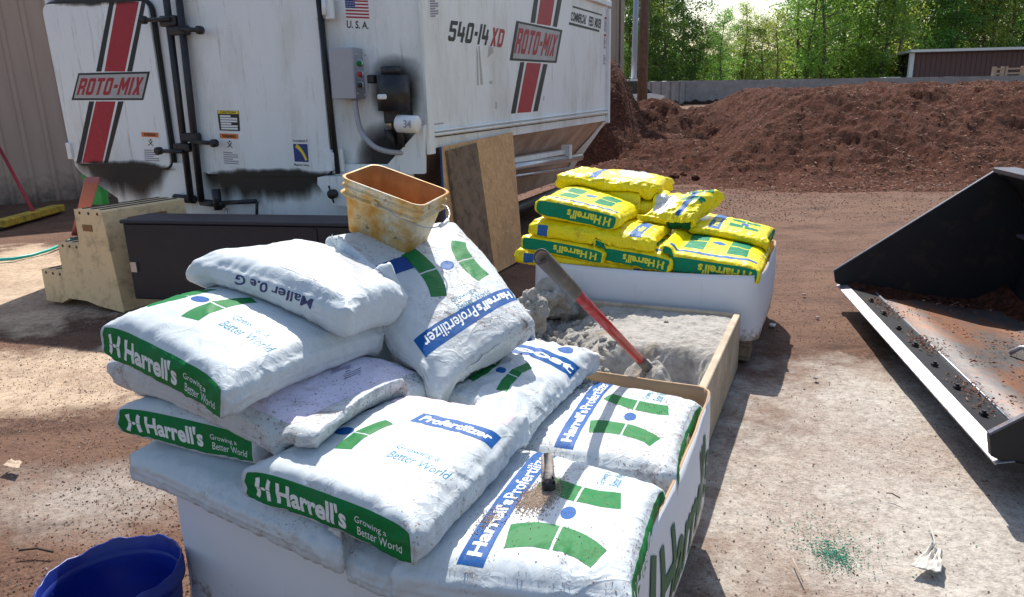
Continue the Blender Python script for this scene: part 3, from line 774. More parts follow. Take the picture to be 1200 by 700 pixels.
for t_ in (.12, .3, .48, .66, .84, .97):
    p = np.array(c1)*(1-t_)+np.array(c0)*t_; p[2] = 0; mb = MB(); dd = (c0-c1); dd[2] = 0; dd /= np.linalg.norm(dd)
    mb.box(p+np.array([dd[1], -dd[0], 0])*.06+np.array([0, 0, .98]), .16, .14, 1.9, dd, np.array([dd[1], -dd[0], 0])); mb.build('pilaster', M['conc'], cw)
# poles
M['pole_steel'] = simple('grey painted steel', (.33, .38, .45), .45, .3, .1); M['pole_wood'] = wood('utility pole wood', (.10, .065, .045), (.22, .15, .11), (9, 9, .6), 2)
p = aty(742, 96, 34); t = tag(MB().tube([(p[0], p[1], -.1), (p[0]+.05, p[1], 4), (p[0]+.1, p[1], 9)], [.14, .12, .1], 12).build('steel_pole', M['pole_steel'], smooth=True), 'slim blue grey steel pole left of the wooden utility pole', 'pole')
p = aty(752.5, 107, 30); t = thing('utility_pole', (p[0], p[1], 0), 'brown wooden utility pole standing behind the left mulch pile', 'utility pole')
MB().tube([(p[0], p[1], -.1), (p[0]+.03, p[1], 5), (p[0]+.1, p[1], 10)], [.21, .17, .14], 14).build('pole', M['pole_wood'], t, True)
mb = MB(); mb.box((p[0]+.1, p[1]-.18, 9.2), 2.4, .1, .12); mb.build('crossarm', M['pole_wood'], t)
# shed
M['shed'] = siding('brown metal siding', (.115, .055, .05)); M['dark'] = simple('dark timber', (.05, .045, .045), .8)
sh = thing('open_shed', (36, 80, 0), 'dark brown metal shed with an open framed end beyond the concrete wall', 'shed')
S0 = aty(1067, 92, 76.); S1 = aty(1300, 89, 76.); S0[2] = S1[2] = 0; zt = aty(1067, 62.5, 76.)[2]
ribbed_wall(S0, S1, 0, zt, 'wall', M['shed'], sh, .5, .06)
mb = MB(); mb.box(S0+np.array([-.15, -.05, zt/2]), .4, .3, zt); mb.build('corner_post', M['trim'], sh)
S2 = aty(1042, 92, 88.); S2[2] = 0; z2 = aty(1042, 69, 88.)[2]
bk_ = S2+np.array([S1[0]-S0[0], 0, 0])
ribbed_wall(S2, bk_, 0, z2, 'wall', M['shed'], sh, .5, .06)
mb = MB(); mb.add([S0+np.array([-.7, -.8, zt+.05]), S1+np.array([.5, -.8, zt+.05]), bk_+np.array([.5, .8, z2+.05]), S2+np.array([-.7, .8, z2+.05]),
                   S0+np.array([-.7, -.8, zt+.3]), S1+np.array([.5, -.8, zt+.3]), bk_+np.array([.5, .8, z2+.3]), S2+np.array([-.7, .8, z2+.3])], [(3, 2, 1, 0), (4, 5, 6, 7), (0, 1, 5, 4), (1, 2, 6, 5), (2, 3, 7, 6), (3, 0, 4, 7)])
mb.build('roof', M['trim'], sh)
for t_ in (.22, .44, .66, .88):
    p = S0*(1-t_)+S2*t_; zz = zt*(1-t_)+z2*t_; mb = MB(); mb.box(p+np.array([0, 0, zz/2]), .22, .22, zz); mb.build('post', M['dark'], sh)
for hz_ in (.45, .72):
    mb = MB(); mb.tube([S0+np.array([0, 0, zt*hz_]), S2+np.array([0, 0, z2*hz_])], .12, 6); mb.build('rail', M['dark'], sh)
# timber racks on the wall, vehicles behind it
for px0, px1, nm in ((1158, 1168, 'small pale timber frame standing on the concrete wall before the brown shed'), (1171, 1191, 'wider pale timber frame standing on the concrete wall before the brown shed')):
    a = aty(px0, 90, 67.); b = aty(px1, 90, 67.); zb = 1.68; h_ = .85; t = thing('timber_rack', ((a[0]+b[0])/2, 67, zb), nm, 'timber rack')
    M.setdefault('pale', simple('pale timber', (.45, .33, .24), .8))
    for q in (a, b): MB().box((q[0], 66.3, zb+h_/2), .28, .25, h_).build('post', M['pale'], t)
    for zz in (.3, .75): MB().box(((a[0]+b[0])/2, 66.3, zb+h_*zz), b[0]-a[0]-.28, .15, .14).build('rail', M['pale'], t)
def car(label, px, Y, col, zr, width=4.2, ang=0):
    c = aty(px, 95, Y); t = thing('parked_car', (c[0], c[1], 0), label, 'car')
    m1 = simple('car paint '+label[:6], col, .3, 0, .05); 
    def prof(P, wd, nm, mt, zs=1):
        mb = MB(); mb.prism([(c[0]+x*width/4.2, c[1]-wd/2, z_*zr/1.5) for x, z_ in P], (0, wd, 0)); bevel(mb.build(nm, mt, t), .06, 3)
    prof([(-2.1, .35), (-2.1, .8), (-1.1, .98), (1.5, .98), (2.1, .9), (2.15, .4)], 1.75, 'body', m1)
    prof([(-1.15, .99), (-.55, 1.40), (.9, 1.40), (1.5, .99)], 1.45, 'window_band', M['darkglass'])
    prof([(-.62, 1.405), (-.5, 1.47), (.8, 1.47), (.95, 1.405)], 1.4, 'roof', m1)
    for sx_ in (-1.3, 1.35):
        for sy in (-.8, .8):
            MB().tube([(c[0]+sx_, c[1]+sy-.1, .33), (c[0]+sx_, c[1]+sy+.1, .33)], .33, 16).build('wheel', M['dark'], t)
M['darkglass'] = simple('dark glass', (.03, .04, .045), .08, 0, .1)
car('white car partly hidden behind the concrete wall next to the brown shed', 1040, 72, (.75, .76, .78), 1.95)
car('teal blue car whose roof just shows over the concrete wall before the trees', 955, 72, (.08, .22, .24), 1.95, 4.0)
car('white vehicle whose roof shows between the left mulch pile and the steel pole', 727, 34, (.8, .8, .8), 1.9, 3.6)

# ================================================================== TREES
def leafmat(name, c1, c2):
    k = NM(name); f = k.noise(.55, 4, .6); oi = k.n('ShaderNodeObjectInfo')
    c = k.mix(k.ramp(f, [(.35, 0.), (.65, 1.)]), c1, c2)
    h = k.n('ShaderNodeHueSaturation'); k.l(k.math('ADD', k.math('MULTIPLY', oi.outputs['Random'], .05), .475), h.inputs['Hue']); k.l(k.math('ADD', k.math('MULTIPLY', oi.outputs['Random'], .5), .75), h.inputs['Value']); k.l(c, h.inputs['Color'])
    k.set(h.outputs[0], .55); tr = k.n('ShaderNodeBsdfTranslucent'); k.l(h.outputs[0], tr.inputs[0])
    mx = k.n('ShaderNodeMixShader'); mx.inputs[0].default_value = .5; k.l(k.b.outputs[0], mx.inputs[1]); k.l(tr.outputs[0], mx.inputs[2]); k.l(mx.outputs[0], k.out.inputs[0]); return k.m
M['leafD'] = leafmat('deep green leaves', (.075, .16, .03), (.15, .27, .045)); M['leafL'] = leafmat('light green leaves', (.34, .46, .075), (.46, .58, .12)); M['leafM'] = leafmat('mid green leaves', (.19, .32, .05), (.28, .43, .075))
M['bark'] = simple('bark', (.13, .105, .08), .9, 0, .3, 3)
def tree_mesh(seed, H, mat, wide, dens, low, ls=1.):
    rg = random.Random(seed); tr = MB(); tips = []
    P = [np.array([.5*math.sin(seed)*(z/H)**2+.25*math.sin(z*.5+seed), .2*math.cos(z*.45+seed), z]) for z in np.linspace(-.2, H*.95, 9)]
    tr.tube(P, .20, 8, r2=.04)
    for b in range(34):
        f = low+(.98-low)*(b+rg.random())/34; z = f*H*.92; i = min(7, int(f*8)); fr = f*8-i; base = P[i]*(1-fr)+P[i+1]*fr
        env = math.sin(math.pi*min(1, .16+.84*(f-low)/(1.06-low)))**.6
        a = rg.uniform(0, 6.28); ln = wide*env*rg.uniform(.45, 1.15)
        e = base+np.array([math.cos(a)*ln, math.sin(a)*ln, ln*rg.uniform(.15, .7)]); mid = (base+e)/2+np.array([0, 0, -.08*ln])
        tr.tube([base, mid, e], .055, 5, cap=False, r2=.015)
        for t_ in (.35, .7, 1.): tips.append((base*(1-t_)+e*t_, rg.uniform(.6, 1.15)))
    V = []; F = []
    for c, r in tips:
        for q in range(2):
            c2 = c+np.array([rg.gauss(0, .5), rg.gauss(0, .5), rg.gauss(0, .4)])*r; n = int(dens*rg.uniform(.4, 1.5))
            for _ in range(n):
                p = c2+np.array([rg.gauss(0, .55), rg.gauss(0, .55), rg.gauss(0, .34)])*r
                s = rg.uniform(.07, .17)*ls; a = np.array([rg.gauss(0, 1), rg.gauss(0, 1), rg.gauss(0, .7)]); a /= np.linalg.norm(a)+1e-6; b_ = np.cross(a, np.array([rg.gauss(0, 1), rg.gauss(0, 1), rg.gauss(0, 1)])); b_ /= np.linalg.norm(b_)+1e-6
                k0 = len(V); V += [p-a*s, p+b_*s*.7, p+a*s, p-b_*s*.7]; F.append((k0, k0+1, k0+2, k0+3))
    m1 = bpy.data.meshes.new('trunk'); m1.from_pydata(tr.V, [], tr.F); m1.materials.append(M['bark'])
    m2 = bpy.data.meshes.new('crown'); m2.from_pydata([tuple(v_) for v_ in V], [], F); m2.materials.append(M[mat])
    return m1, m2
VAR = [tree_mesh(1, 15, 'leafD', 4.0, 46, .06), tree_mesh(2, 17, 'leafD', 4.3, 42, .10), tree_mesh(3, 16, 'leafM', 3.8, 32, .10), tree_mesh(4, 18, 'leafL', 3.2, 20, .14), tree_mesh(5, 16, 'leafL', 3.4, 18, .12), tree_mesh(6, 14, 'leafM', 4.0, 34, .03)]
names = [('dense_tree', 'dense dark green tree'), ('dense_tree', 'dense dark green tree'), ('leafy_tree', 'mid green leafy tree'), ('airy_tree', 'airy yellow green tree with a visible trunk'), ('airy_tree', 'airy yellow green tree with a visible trunk'), ('leafy_tree', 'mid green leafy tree')]
rg = random.Random(21)
def put_tree(px, Y, v_, sc):
    p = aty(px, 96, Y); nm, lb = names[v_]
    r = thing(nm, (p[0], p[1], 0), lb+' in the tree belt behind the concrete wall', 'tree', 'trees behind the concrete wall: '+lb)
    for nme, me in zip(('trunk', 'crown'), VAR[v_]):
        o = bpy.data.objects.new(nme, me); COL.objects.link(o); o.parent = r
    r.rotation_euler = (0, 0, rg.uniform(0, 6.28)); r.scale = (sc*rg.uniform(.9, 1.1), sc*rg.uniform(.9, 1.1), sc)
front = [(738, 0), (757, 5), (776, 0), (795, 1), (812, 0), (828, 5), (846, 2), (862, 0), (873, 3), (893, 2), (912, 4), (930, 3), (948, 2), (962, 4), (981, 5), (1000, 3), (1015, 2), (1033, 5), (1052, 4), (1070, 2), (1088, 1), (1106, 0), (1125, 1), (1143, 5), (1160, 3), (1178, 2), (1196, 0), (1215, 1), (1240, 2), (1270, 0)]
for px, v_ in front:
    put_tree(px+rg.uniform(-3, 3), 84+rg.uniform(-4, 5), v_, (rg.uniform(.50, .60) if 800 < px < 925 else rg.uniform(.85, .98) if px < 800 else rg.uniform(.95, 1.2)))
for px in range(725, 1290, 24):
    put_tree(px+rg.uniform(-6, 6), 98+rg.uniform(-5, 6), rg.choice([0, 1, 2, 0, 5, 3]), rg.uniform(.48, .58) if 795 < px < 925 else rg.uniform(1.0, 1.25))
# far undergrowth and wood edge
V = []; F = []
for _ in range(30000):
    px = rg.uniform(715, 1300); Yv = rg.uniform(88, 112); p = aty(px, 100, Yv)
    hmax = 5.5+2.5*noise.noise(Vector((p[0]*.18, 1, 0))); zz = rg.random()**.8*hmax; s = rg.uniform(.15, .32)
    a = np.array([rg.gauss(0, 1), rg.gauss(0, 1), rg.gauss(0, .7)]); a /= np.linalg.norm(a); b_ = np.cross(a, np.array([rg.gauss(0, 1), rg.gauss(0, 1), rg.gauss(0, 1)])); b_ /= np.linalg.norm(b_)+1e-6
    q = np.array([p[0], p[1], zz]); k0 = len(V); V += [q-a*s, q+b_*s*.7, q+a*s, q-b_*s*.7]; F.append((k0, k0+1, k0+2, k0+3))
tag(mesh_obj('undergrowth', V, F, M['leafD'], smooth=False), 'dark undergrowth between the tree trunks behind the concrete wall', 'undergrowth', kind='stuff')
#SPLIT
# ================================================================== FEED MIXER
k = NM('mixer white paint'); f = k.noise(1.4, 8, .7, stretch=(1.5, 1.5, .5))
c = k.ramp(f, [(.26, (.58, .57, .53)), (.5, (.80, .82, .83)), (.8, (.85, .87, .88))])
st = k.ramp(k.noise(9, 8, .78, stretch=(2.5, 2.5, .16)), [(.57, 0.), (.72, .65)]); c = k.mix(st, c, (.20, .14, .09))
sp = k.ramp(k.noise(45, 4, .7), [(.68, 0.), (.74, .8)]); c = k.mix(sp, c, (.12, .08, .06))
k.set(c, .38); k.bump(k.noise(1.8, 3, .5), .12, .05); M['mixw'] = k.m
k = NM('hopper dusty'); f = k.noise(3, 7, .7, stretch=(1, 1, .5)); c = k.ramp(f, [(.35, (.30, .19, .13)), (.7, (.55, .45, .38))]); k.set(c, .6); M['hopper'] = k.m
M['rubber'] = simple('black rubber seal', (.012, .011, .011), .55, 0, .3, 20)
M['blackpaint'] = simple('black steel', (.018, .018, .022), .45, .1, .3, 9, (.08, .05, .035), .5)
M['red'] = simple('sign red', (.38, .015, .03), .5, 0, .12, 6, (.3, .2, .18), .2)
M['black'] = simple('sign black', (.015, .015, .018), .5, 0, .1)
M['signgrey'] = simple('sign grey', (.42, .42, .42), .5, 0, .25, 5)
M['signwhite'] = simple('sign white', (.78, .78, .78), .5, 0, .05)
M['orange'] = simple('label orange', (.75, .18, .03), .5); M['lyellow'] = simple('label yellow', (.8, .6, .03), .5)
M['grey'] = simple('grey enclosure', (.38, .38, .42), .45, 0, .1, 12); M['flagblue'] = simple('flag blue', (.02, .04, .2), .5)
M['zinc'] = simple('zinc', (.45, .45, .46), .35, .8, .2)
# oily grime that thins out at its edges
k = NM('oily grime'); f = k.noise(9, 9, .72, stretch=(1, 1, .45)); uvn = k.n('ShaderNodeUVMap'); sep = k.n('ShaderNodeSeparateXYZ'); k.l(uvn.outputs[0], sep.inputs[0])
def par(s_): return k.math('MULTIPLY', k.math('MULTIPLY', s_, k.math('SUBTRACT', 1., s_)), 4.)
n2_ = k.noise(4, 5, .55, stretch=(1.6, 1.6, .20)); vv = sep.outputs[1]
a_ = k.math('ADD', k.math('MULTIPLY', vv, .9), k.math('MULTIPLY', k.math('SUBTRACT', n2_, .5), .8))
a_ = k.math('ADD', a_, k.math('MULTIPLY', k.math('POWER', par(sep.outputs[0]), .5), .30))
a_ = k.math('MULTIPLY', a_, k.math('POWER', par(sep.outputs[0]), .22))
al = k.ramp(a_, [(.46, 0.), (.80, .96)]); k.set((.016, .011, .009), .5, alpha=al); M['grime'] = k.m
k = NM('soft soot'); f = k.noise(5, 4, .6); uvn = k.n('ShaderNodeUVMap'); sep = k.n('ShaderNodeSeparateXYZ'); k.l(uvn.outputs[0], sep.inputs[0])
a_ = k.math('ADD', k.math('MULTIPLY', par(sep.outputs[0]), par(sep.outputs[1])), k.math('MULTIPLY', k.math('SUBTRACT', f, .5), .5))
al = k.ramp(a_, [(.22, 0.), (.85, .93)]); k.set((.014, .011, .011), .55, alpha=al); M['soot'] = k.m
def grime(P00, P10, P11, P01, parent, n, th=.004, nm='grime', mat='grime'):
    P = [np.array(p, float)+np.array(n)*th for p in (P00, P10, P11, P01)]
    o = mesh_obj(nm, P, [(0, 1, 2, 3)], M[mat], parent, smooth=False)
    uv = o.data.uv_layers.new(name='UVMap')
    for i, t in enumerate(((0, 0), (1, 0), (1, 1), (0, 1))): uv.data[i].uv = t
    return o
M0 = atd(500, 153, 5.4)
FPL = Plane(M0, -71); SPL = Plane(M0, 23.5)
fn, sn = FPL.n, SPL.n
zT = 2.46; LEN = 4.78; WD = 3.47
mix = thing('feed_mixer', (M0[0]-1.0, M0[1]+2.4, 0), 'large worn white steel feed mixer with red stripes and black door seals', 'feed mixer')
def fq(s_, z, o=0.): return FPL.pt(s_, z, o)
zb_l = FPL.px(88, 195)[2]; 
prof = [(0, zT), (0, 1.06), (.02, 1.06), (.42, .62), (.55, .30), (WD-.75, .30), (WD-.62, .52), (WD-.05, .86), (WD, .92), (WD, zT-.02)]
mb = MB(); base_poly = [fq(s_, z) for s_, z in prof]
back = [FPL.pt(s_, z)+azd(23.5)*LEN for s_, z in prof]
n = len(prof); V = base_poly+back
mats_side = [0, 0, 1, 1, 1, 1, 1, 1, 0, 0]
mb.add(V, [tuple(range(n))]); mb.add(V, [tuple(n+k_ for k_ in range(n))[::-1]])
for i in range(n): mb.add(V, [(i, (i+1) % n, n+(i+1) % n, n+i)], mats_side[i])
body = mb.build('body', [M['mixw'], M['hopper']], mix)
# side trims
def spt(u, z, o=0.): return SPL.pt(u, z, o)
def sbar(x0, y0, x1, y1, h, dep, nm, mat):
    a = SPL.px(x0, y0); b = SPL.px(x1, y1); d = b-a; L = np.linalg.norm(d); d /= L; up = np.cross(sn, d); up *= np.sign(up[2]); mb = MB()
    mb.box((a+b)/2+sn*dep/2, L, h, dep, d, up, sn, bev=.003); return mb.build(nm, M[mat], mix)
sbar(506, 158, 711, 131.5, .018, .035, 'seam_rail', 'mixw'); sbar(506, 154, 711, 128, .012, .03, 'seam_rail', 'mixw'); sbar(505, 161.5, 711, 134.5, .008, .006, 'seam_shadow_strip', 'black')  # last bar is a black strip painting the shade below the seam rails
# lower skirt edge strip and end post of the side
mb = MB(); mb.box(spt(LEN-.03, (zT+1.0)/2, .02), .07, .04, zT-1.06, azd(23.5), sn, bev=.004); mb.build('end_post', M['mixw'], mix)
mb = MB(); mb.box(spt(.03, (zT+1.0)/2, .012), .09, .03, zT-1.04, azd(23.5), sn, bev=.004); mb.build('corner_post', M['mixw'], mix)
mb = MB(); mb.box(spt(LEN/2, zT+.03, -.02), LEN+.06, .12, .07, azd(23.5), sn, bev=.006); mb.build('top_rail', M['mixw'], mix)
# slanted end gusset, pipe and frame underneath
a = spt(LEN, 1.06); b = fq(.42, .62)+azd(23.5)*LEN; c_ = fq(.55, .30)+azd(23.5)*LEN
mb = MB(); mb.prism([a+sn*.01, b+sn*.012, c_+sn*.012, c_+sn*.012-azd(23.5)*.12, b+sn*.012-azd(23.5)*.16, a+sn*.01-azd(23.5)*.1], sn*.012); mb.build('end_gusset', M['mixw'], mix)
off = -.12
PLo = Plane(M0, 23.5, off)
def lpx(x, y): return PLo.px(x, y)
MB().tube([lpx(560, 203), lpx(680, 184)], .045, 12).build('hydraulic_pipe', M['zinc'], mix, True)
MB().tube([lpx(560, 213), lpx(668, 197)], .018, 8).build('hydraulic_pipe', M['zinc'], mix, True)
a, b = lpx(560, 196), lpx(664, 178); mb = MB(); mb.box((a+b)/2-sn*.05, np.linalg.norm(b-a), .09, .05, (b-a)/np.linalg.norm(b-a), sn); mb.build('frame_rail', M['mixw'], mix)
a = lpx(664, 176); mb = MB(); mb.box(a+np.array([0, 0, -.02]), .10, .10, .16, azd(23.5), sn); mb.build('rail_bracket', M['mixw'], mix)
for u in (.15, 2.2):
    q = spt(u, 0, -.38); mb = MB(); mb.box(q+np.array([0, 0, .17]), .5, .08, .38, azd(23.5), sn, bev=.006); mb.build('leg_plate', M['mixw'], mix)
    q = fq(WD-.9, 0)+azd(23.5)*u; mb = MB(); mb.box(q+np.array([0, 0, .17]), .5, .08, .38, azd(23.5), sn, bev=.006); mb.build('leg_plate', M['mixw'], mix)
MB().tube([spt(.3, .2, -.42), spt(4.5, .2, -.42)], .07, 10).build('axle_beam', M['blackpaint'], mix, True)
# lower white front plate
a = FPL.px(118, 205); q0 = FPL.sz(112, 200); q1 = FPL.sz(400, 205)
sA = q1[0]; sB = q0[0]
pl = MB(); pl.prism([fq(.45, .12, .01), fq(.12, .75, .01), fq(.12, .95, .01), fq(sB-.2, .95, .01), fq(sB-.28, .35, .01), fq(sB-.4, .12, .01)], fn*.03)
pl.build('lower_front_plate', M['mixw'], mix)
# doors
def rrect(P, r, n_=6):
    """P four corner (s,z): rounded loop"""
    P = [np.array(p, float) for p in P]; L = []
    for i in range(4):
        p = P[i]; a = P[i-1]-p; b = P[(i+1) % 4]-p; la, lb = np.linalg.norm(a), np.linalg.norm(b); a /= la; b /= lb
        p0 = p+a*r; p2 = p+b*r
        for k_ in range(n_+1):
            t = k_/n_; L.append((1-t)**2*p0+2*t*(1-t)*p+t*t*p2)
    return L
def door(cs, nm, th=.05):
    L = rrect(cs, .09); mb = MB(); A = [fq(s_, z, .012) for s_, z in L]; mb.prism(A, fn*th); d = mb.build(nm, M['mixw'], mix); bevel(d, .008)
    # seal: tube around
    loop = [fq(s_, z, .02) for s_, z in L]; loop.append(loop[0]); loop.append(loop[1]); mb = MB(); mb.tube(loop, .026, 8, cap=False); mb.build('seal', M['rubber'], d, True)
    return d, th+.012
szp = FPL.sz
dl, td = door([szp(56, 6), szp(92, 190), szp(207, 197), szp(179, 2)], 'door')
dr, td = door([szp(213, -6), szp(243, 203), szp(394, 205), szp(374, -14)], 'door')
FD = Plane(M0, -71, td)              # the doors' outer plane
def dq(x, y): return FD.px(x, y)
def art_q(art, c4, nm, mat, par=None, th=.0015, pl_=None, n_=None): 
    pl_ = pl_ or FD
    return flat_art(art, *[pl_.px(*c) for c in c4], nm, M[mat], par or mix, fn if n_ is None else n_, th)
def stripes(top, bot, par, pl_=None, n_=None, nb='stripe'):
    """top/bot: list of x positions [l0,l1,r0,r1,k0,k1] : black, red, black bars between y0 and y1"""
    (yt, xt), (yb, xb) = top, bot
    for (i, j, mt) in ((0, 1, 'black'), (2, 3, 'red'), (4, 5, 'black')):
        art_q(RECT, [(xb[i], yb), (xb[j], yb), (xt[j], yt), (xt[i], yt)], nb, mt, par, .0015, pl_, n_)
# left door artwork
stripes((2, [128.5, 134, 137, 163, 166, 171]), (84, [112.8, 119, 122.5, 146.5, 149, 155]), dl)
stripes((119, [104.5, 110.5, 112.5, 135.5, 138.5, 145]), (191, [89.5, 95.5, 96.5, 120, 122, 126.5]), dl)
art_q(RECT, [(84, 117.5), (168, 117.5), (176, 84), (92, 86)], 'name_plate', 'black', dl, .002)
art_q(RECT, [(87, 115.3), (166.5, 115.3), (173, 86.5), (93.5, 88.2)], 'name_plate_face', 'signgrey', dl, .0032)
art_q(block2d('ROTO-MIX'), [(90, 111.5), (165, 111.5), (169.5, 90.5), (94, 92)], 'lettering', 'red', dl, .0045)
# right door bits and stickers
def sticker(c4, par, head, body='signwhite', lines=6, nm='warning_sticker', pic='black', title=None, pl_=None, n_=None):
    o = art_q(RECT, c4, nm, body, par, .0015, pl_, n_); c = [np.array(q, float) for q in c4]
    def sub(u0, v0, u1, v1): 
        f_ = lambda u, v_: tuple((1-u)*(1-v_)*c[0]+u*(1-v_)*c[1]+u*v_*c[2]+(1-u)*v_*c[3])
        return [f_(u0, v0), f_(u1, v0), f_(u1, v1), f_(u0, v1)]
    if head: art_q(RECT, sub(.02, .84, .98, .99), 'sticker_header', head, par, .0025, pl_, n_)
    if title: art_q(text2d(title, .03), sub(.15, .865, .85, .965), 'sticker_title', 'black', par, .0035, pl_, n_)
    if pic == 'hazard':
        parts = [(bandp((.2, .9), (.5, .5), (.85, .2), .12, .1), (0, 0, 1, 1), 0)]
        art_q(parts[0][0], sub(.32, .50, .68, .76), 'sticker_symbol', 'black', par, .0025, pl_, n_)
        art_q(bandp((.8, .85), (.55, .5), (.1, .25), .12, .1), sub(.32, .50, .68, .76), 'sticker_symbol', 'black', par, .003, pl_, n_)
        art_q(disc2d(10), sub(.46, .72, .56, .78), 'sticker_symbol', 'black', par, .0025, pl_, n_)
    y0 = .44 if pic == 'hazard' else .78
    bars = [(RECT, (.10, y0-(i+1)*(y0-.04)/lines+.02, .9-.3*((i*7) % 3 == 0), y0-i*(y0-.04)/lines-.012), 0) for i in range(lines)]
    art_q(merge_art(bars), sub(0, 0, 1, 1), 'sticker_lines', 'ink_grey' if body != 'black' else 'signwhite', par, .0025, pl_, n_)
sticker([(168, 190.5), (189.5, 191.5), (186, 155.5), (165.5, 154.5)], dl, 'orange', pic='hazard', title='WARNING')
sticker([(261, 194), (282.5, 195), (279.5, 157), (257, 156)], dr, 'orange', pic='hazard', title='WARNING')
sticker([(257.5, 153), (281.5, 153.8), (280, 130), (254.5, 129.5)], dr, 'lyellow', body='black', lines=6, title='CAUTION')
art_q(RECT, [(343, 196.5), (365, 197.5), (362, 162), (340, 161)], 'photo_label', 'signwhite', dr); 
art_q(RECT, [(345.5, 189.5), (362, 190.2), (360.5, 169), (343.5, 168.5)], 'photo_label_picture', 'flagblue', dr, .0025)
art_q(bandp((.2, .9), (.6, .7), (.85, .1), .22, .15), [(345.5, 189.5), (362, 190.2), (360.5, 169), (343.5, 168.5)], 'photo_label_picture', 'lyellow', dr, .0035)
art_q(text2d('Foundation II', .01), [(343.5, 166.5), (360.5, 166.9), (360.3, 163.5), (343.3, 163.2)], 'photo_label_text', 'black', dr, .003)
art_q(text2d('Magnetic Safety', .01), [(345, 195), (363, 195.9), (362.8, 192.4), (345, 191.5)], 'photo_label_text', 'black', dr, .003)
# grime under the doors
grime(dq(88, 183), dq(209, 187), dq(209, 200), dq(92, 194), dl, fn); grime(FPL.px(108, 246)+fn*.05, FPL.px(206, 246)+fn*.05, FPL.px(208, 192)+fn*.05, FPL.px(90, 188)+fn*.05, mix, fn, .005)
grime(dq(243, 193), dq(396, 196), dq(396, 207), dq(243, 206), dr, fn); grime(FPL.px(240, 250)+fn*.05, FPL.px(404, 244)+fn*.05, FPL.px(400, 202)+fn*.05, FPL.px(240, 201)+fn*.05, mix, fn, .005)
grime(dq(54, 12), dq(172, 8), dq(172, -3), dq(52, -2), mix, fn, .006)
# lock rods
def frod(x0, y0, x1, y1, r, nm, off=.05, mat='blackpaint', par=None):
    P = Plane(M0, -71, td+off); return MB().tube([P.px(x0, y0), P.px(x1, y1)], r, 10).build(nm, M[mat], par or mix, True)
rodL = frod(193.5, -12, 224, 236, .028, 'lock_rod'); rodR = frod(208.5, -12, 236, 236, .028, 'lock_rod')
for (x, y, w_, h_) in ((199, 25, .16, .08), (210, 36, .17, .07), (224, 161, .16, .07), (215, 173, .16, .07)):
    P = Plane(M0, -71, td+.045); q = P.px(x, y); mb = MB(); mb.box(q, w_, .075, h_, FPL.d, fn, bev=.012); mb.build('rod_clamp', M['blackpaint'], mix)
for (x0, y0, x1, y1, par) in ((199, 23, 168, 23.5, rodL), (210, 34, 234, 35.5, rodR), (214, 178, 186, 177, rodL), (224, 166, 251, 168, rodR)):
    frod(x0, y0, x1, y1, .017, 'handle', .09, par=par); P = Plane(M0, -71, td+.09); mb = MB(); q = P.px(x1, y1); mb.tube([q-fn*.02, q+fn*.02], .032, 12); mb.build('handle_knob', M['blackpaint'], par, True)
frod(236, 237, 262, 240, .03, 'latch_arm', .04); frod(253, 222, 256, 246, .035, 'latch_arm', .05); frod(262, 238, 300, 236, .018, 'latch_arm', .05); frod(301, 236, 301, 256, .013, 'latch_arm', .05); frod(265, 245, 265, 262, .012, 'latch_arm', .03, 'zinc')
frod(205, 232, 228, 234, .035, 'rod_foot', .03)
# right hand post, hinges, seal
frod(372, -10, 396, 204, .020, 'vertical_seal', .035, 'rubber')
for (x, y) in ((377, 8), (389, 188)):
    P = Plane(M0, -71, td+.01); mb = MB(); mb.box(P.px(x-3, y), .07, .03, .16, FPL.d, fn, bev=.005); mb.build('hinge', M['mixw'], mix); mb = MB(); mb.box(P.px(x+9, y), .07, .03, .17, FPL.d, fn, bev=.005); mb.build('hinge', M['mixw'], mix)
    P = Plane(M0, -71, td+.04); a = P.px(x+2, y-9); b = P.px(x+3, y+10); MB().tube([a, b], .016, 10).build('hinge_pin', M['mixw'], mix, True)
for (x0, y0) in ((58, 172),):
    P = Plane(M0, -71, td+.01); mb = MB(); mb.box(P.px(82, 177), .05, .03, .14, FPL.d, fn, bev=.004); mb.build('hinge', M['mixw'], mix)
# bracket with knob at the lower right of the doors
P2 = Plane(M0, -71, td+.12); c4 = [P2.px(372, 208), P2.px(372, 216), P2.px(390, 240), P2.px(412, 243), P2.px(432, 243), P2.px(432, 206)]
mb = MB(); mb.prism(c4, -fn*.2); bevel(mb.build('bracket', M['mixw'], mix), .006)
MB().tube([P2.px(392, 227)+fn*.0, P2.px(392, 227)+fn*.05], .035, 14).build('bracket_knob', M['blackpaint'], mix, True)
MB().tube([P2.px(389, 217)+fn*.045, P2.px(395, 237)+fn*.045], .008, 6).build('bracket_knob', M['blackpaint'], mix, True)
# compartment face: control box, tank, filter, conduit
FC = Plane(M0, -71, .0)
def cbox(c, w_, h_, d_, nm, mat, par=None, bev=.008):
    q = FC.px(*c); mb = MB(); mb.box(q+fn*d_/2, w_, d_, h_, FPL.d, fn, bev=bev); return mb.build(nm, M[mat], par or mix)
cbx = cbox((413, 87), .20, .36, .15, 'control_box', 'grey')
FB = Plane(M0, -71, .15)
for (x, y, mt) in ((422.5, 74.5, 'green'), (423.3, 87, 'red'), (423.5, 100, 'black')):
    q = FB.px(x, y); b_ = MB().tube([q, q+fn*.012], .026, 16).build('button_ring', M['zinc'], cbx, True); MB().tube([q+fn*.012, q+fn*.028], .018, 16).build('button', M[mt], cbx, True)
for (x, y) in ((418, 64), (428, 65), (420, 110), (428, 111)):
    q = FB.px(x, y); MB().tube([q, q+fn*.004], .007, 8).build('screw', M['zinc'], cbx, True)
q = [FB.px(411, 113)-fn*.06, FB.px(413, 128)-fn*.05, FB.px(420, 152)-fn*.03, FB.px(436, 170), FB.px(450, 178)-fn*.04, FB.px(466, 181)-fn*.12]
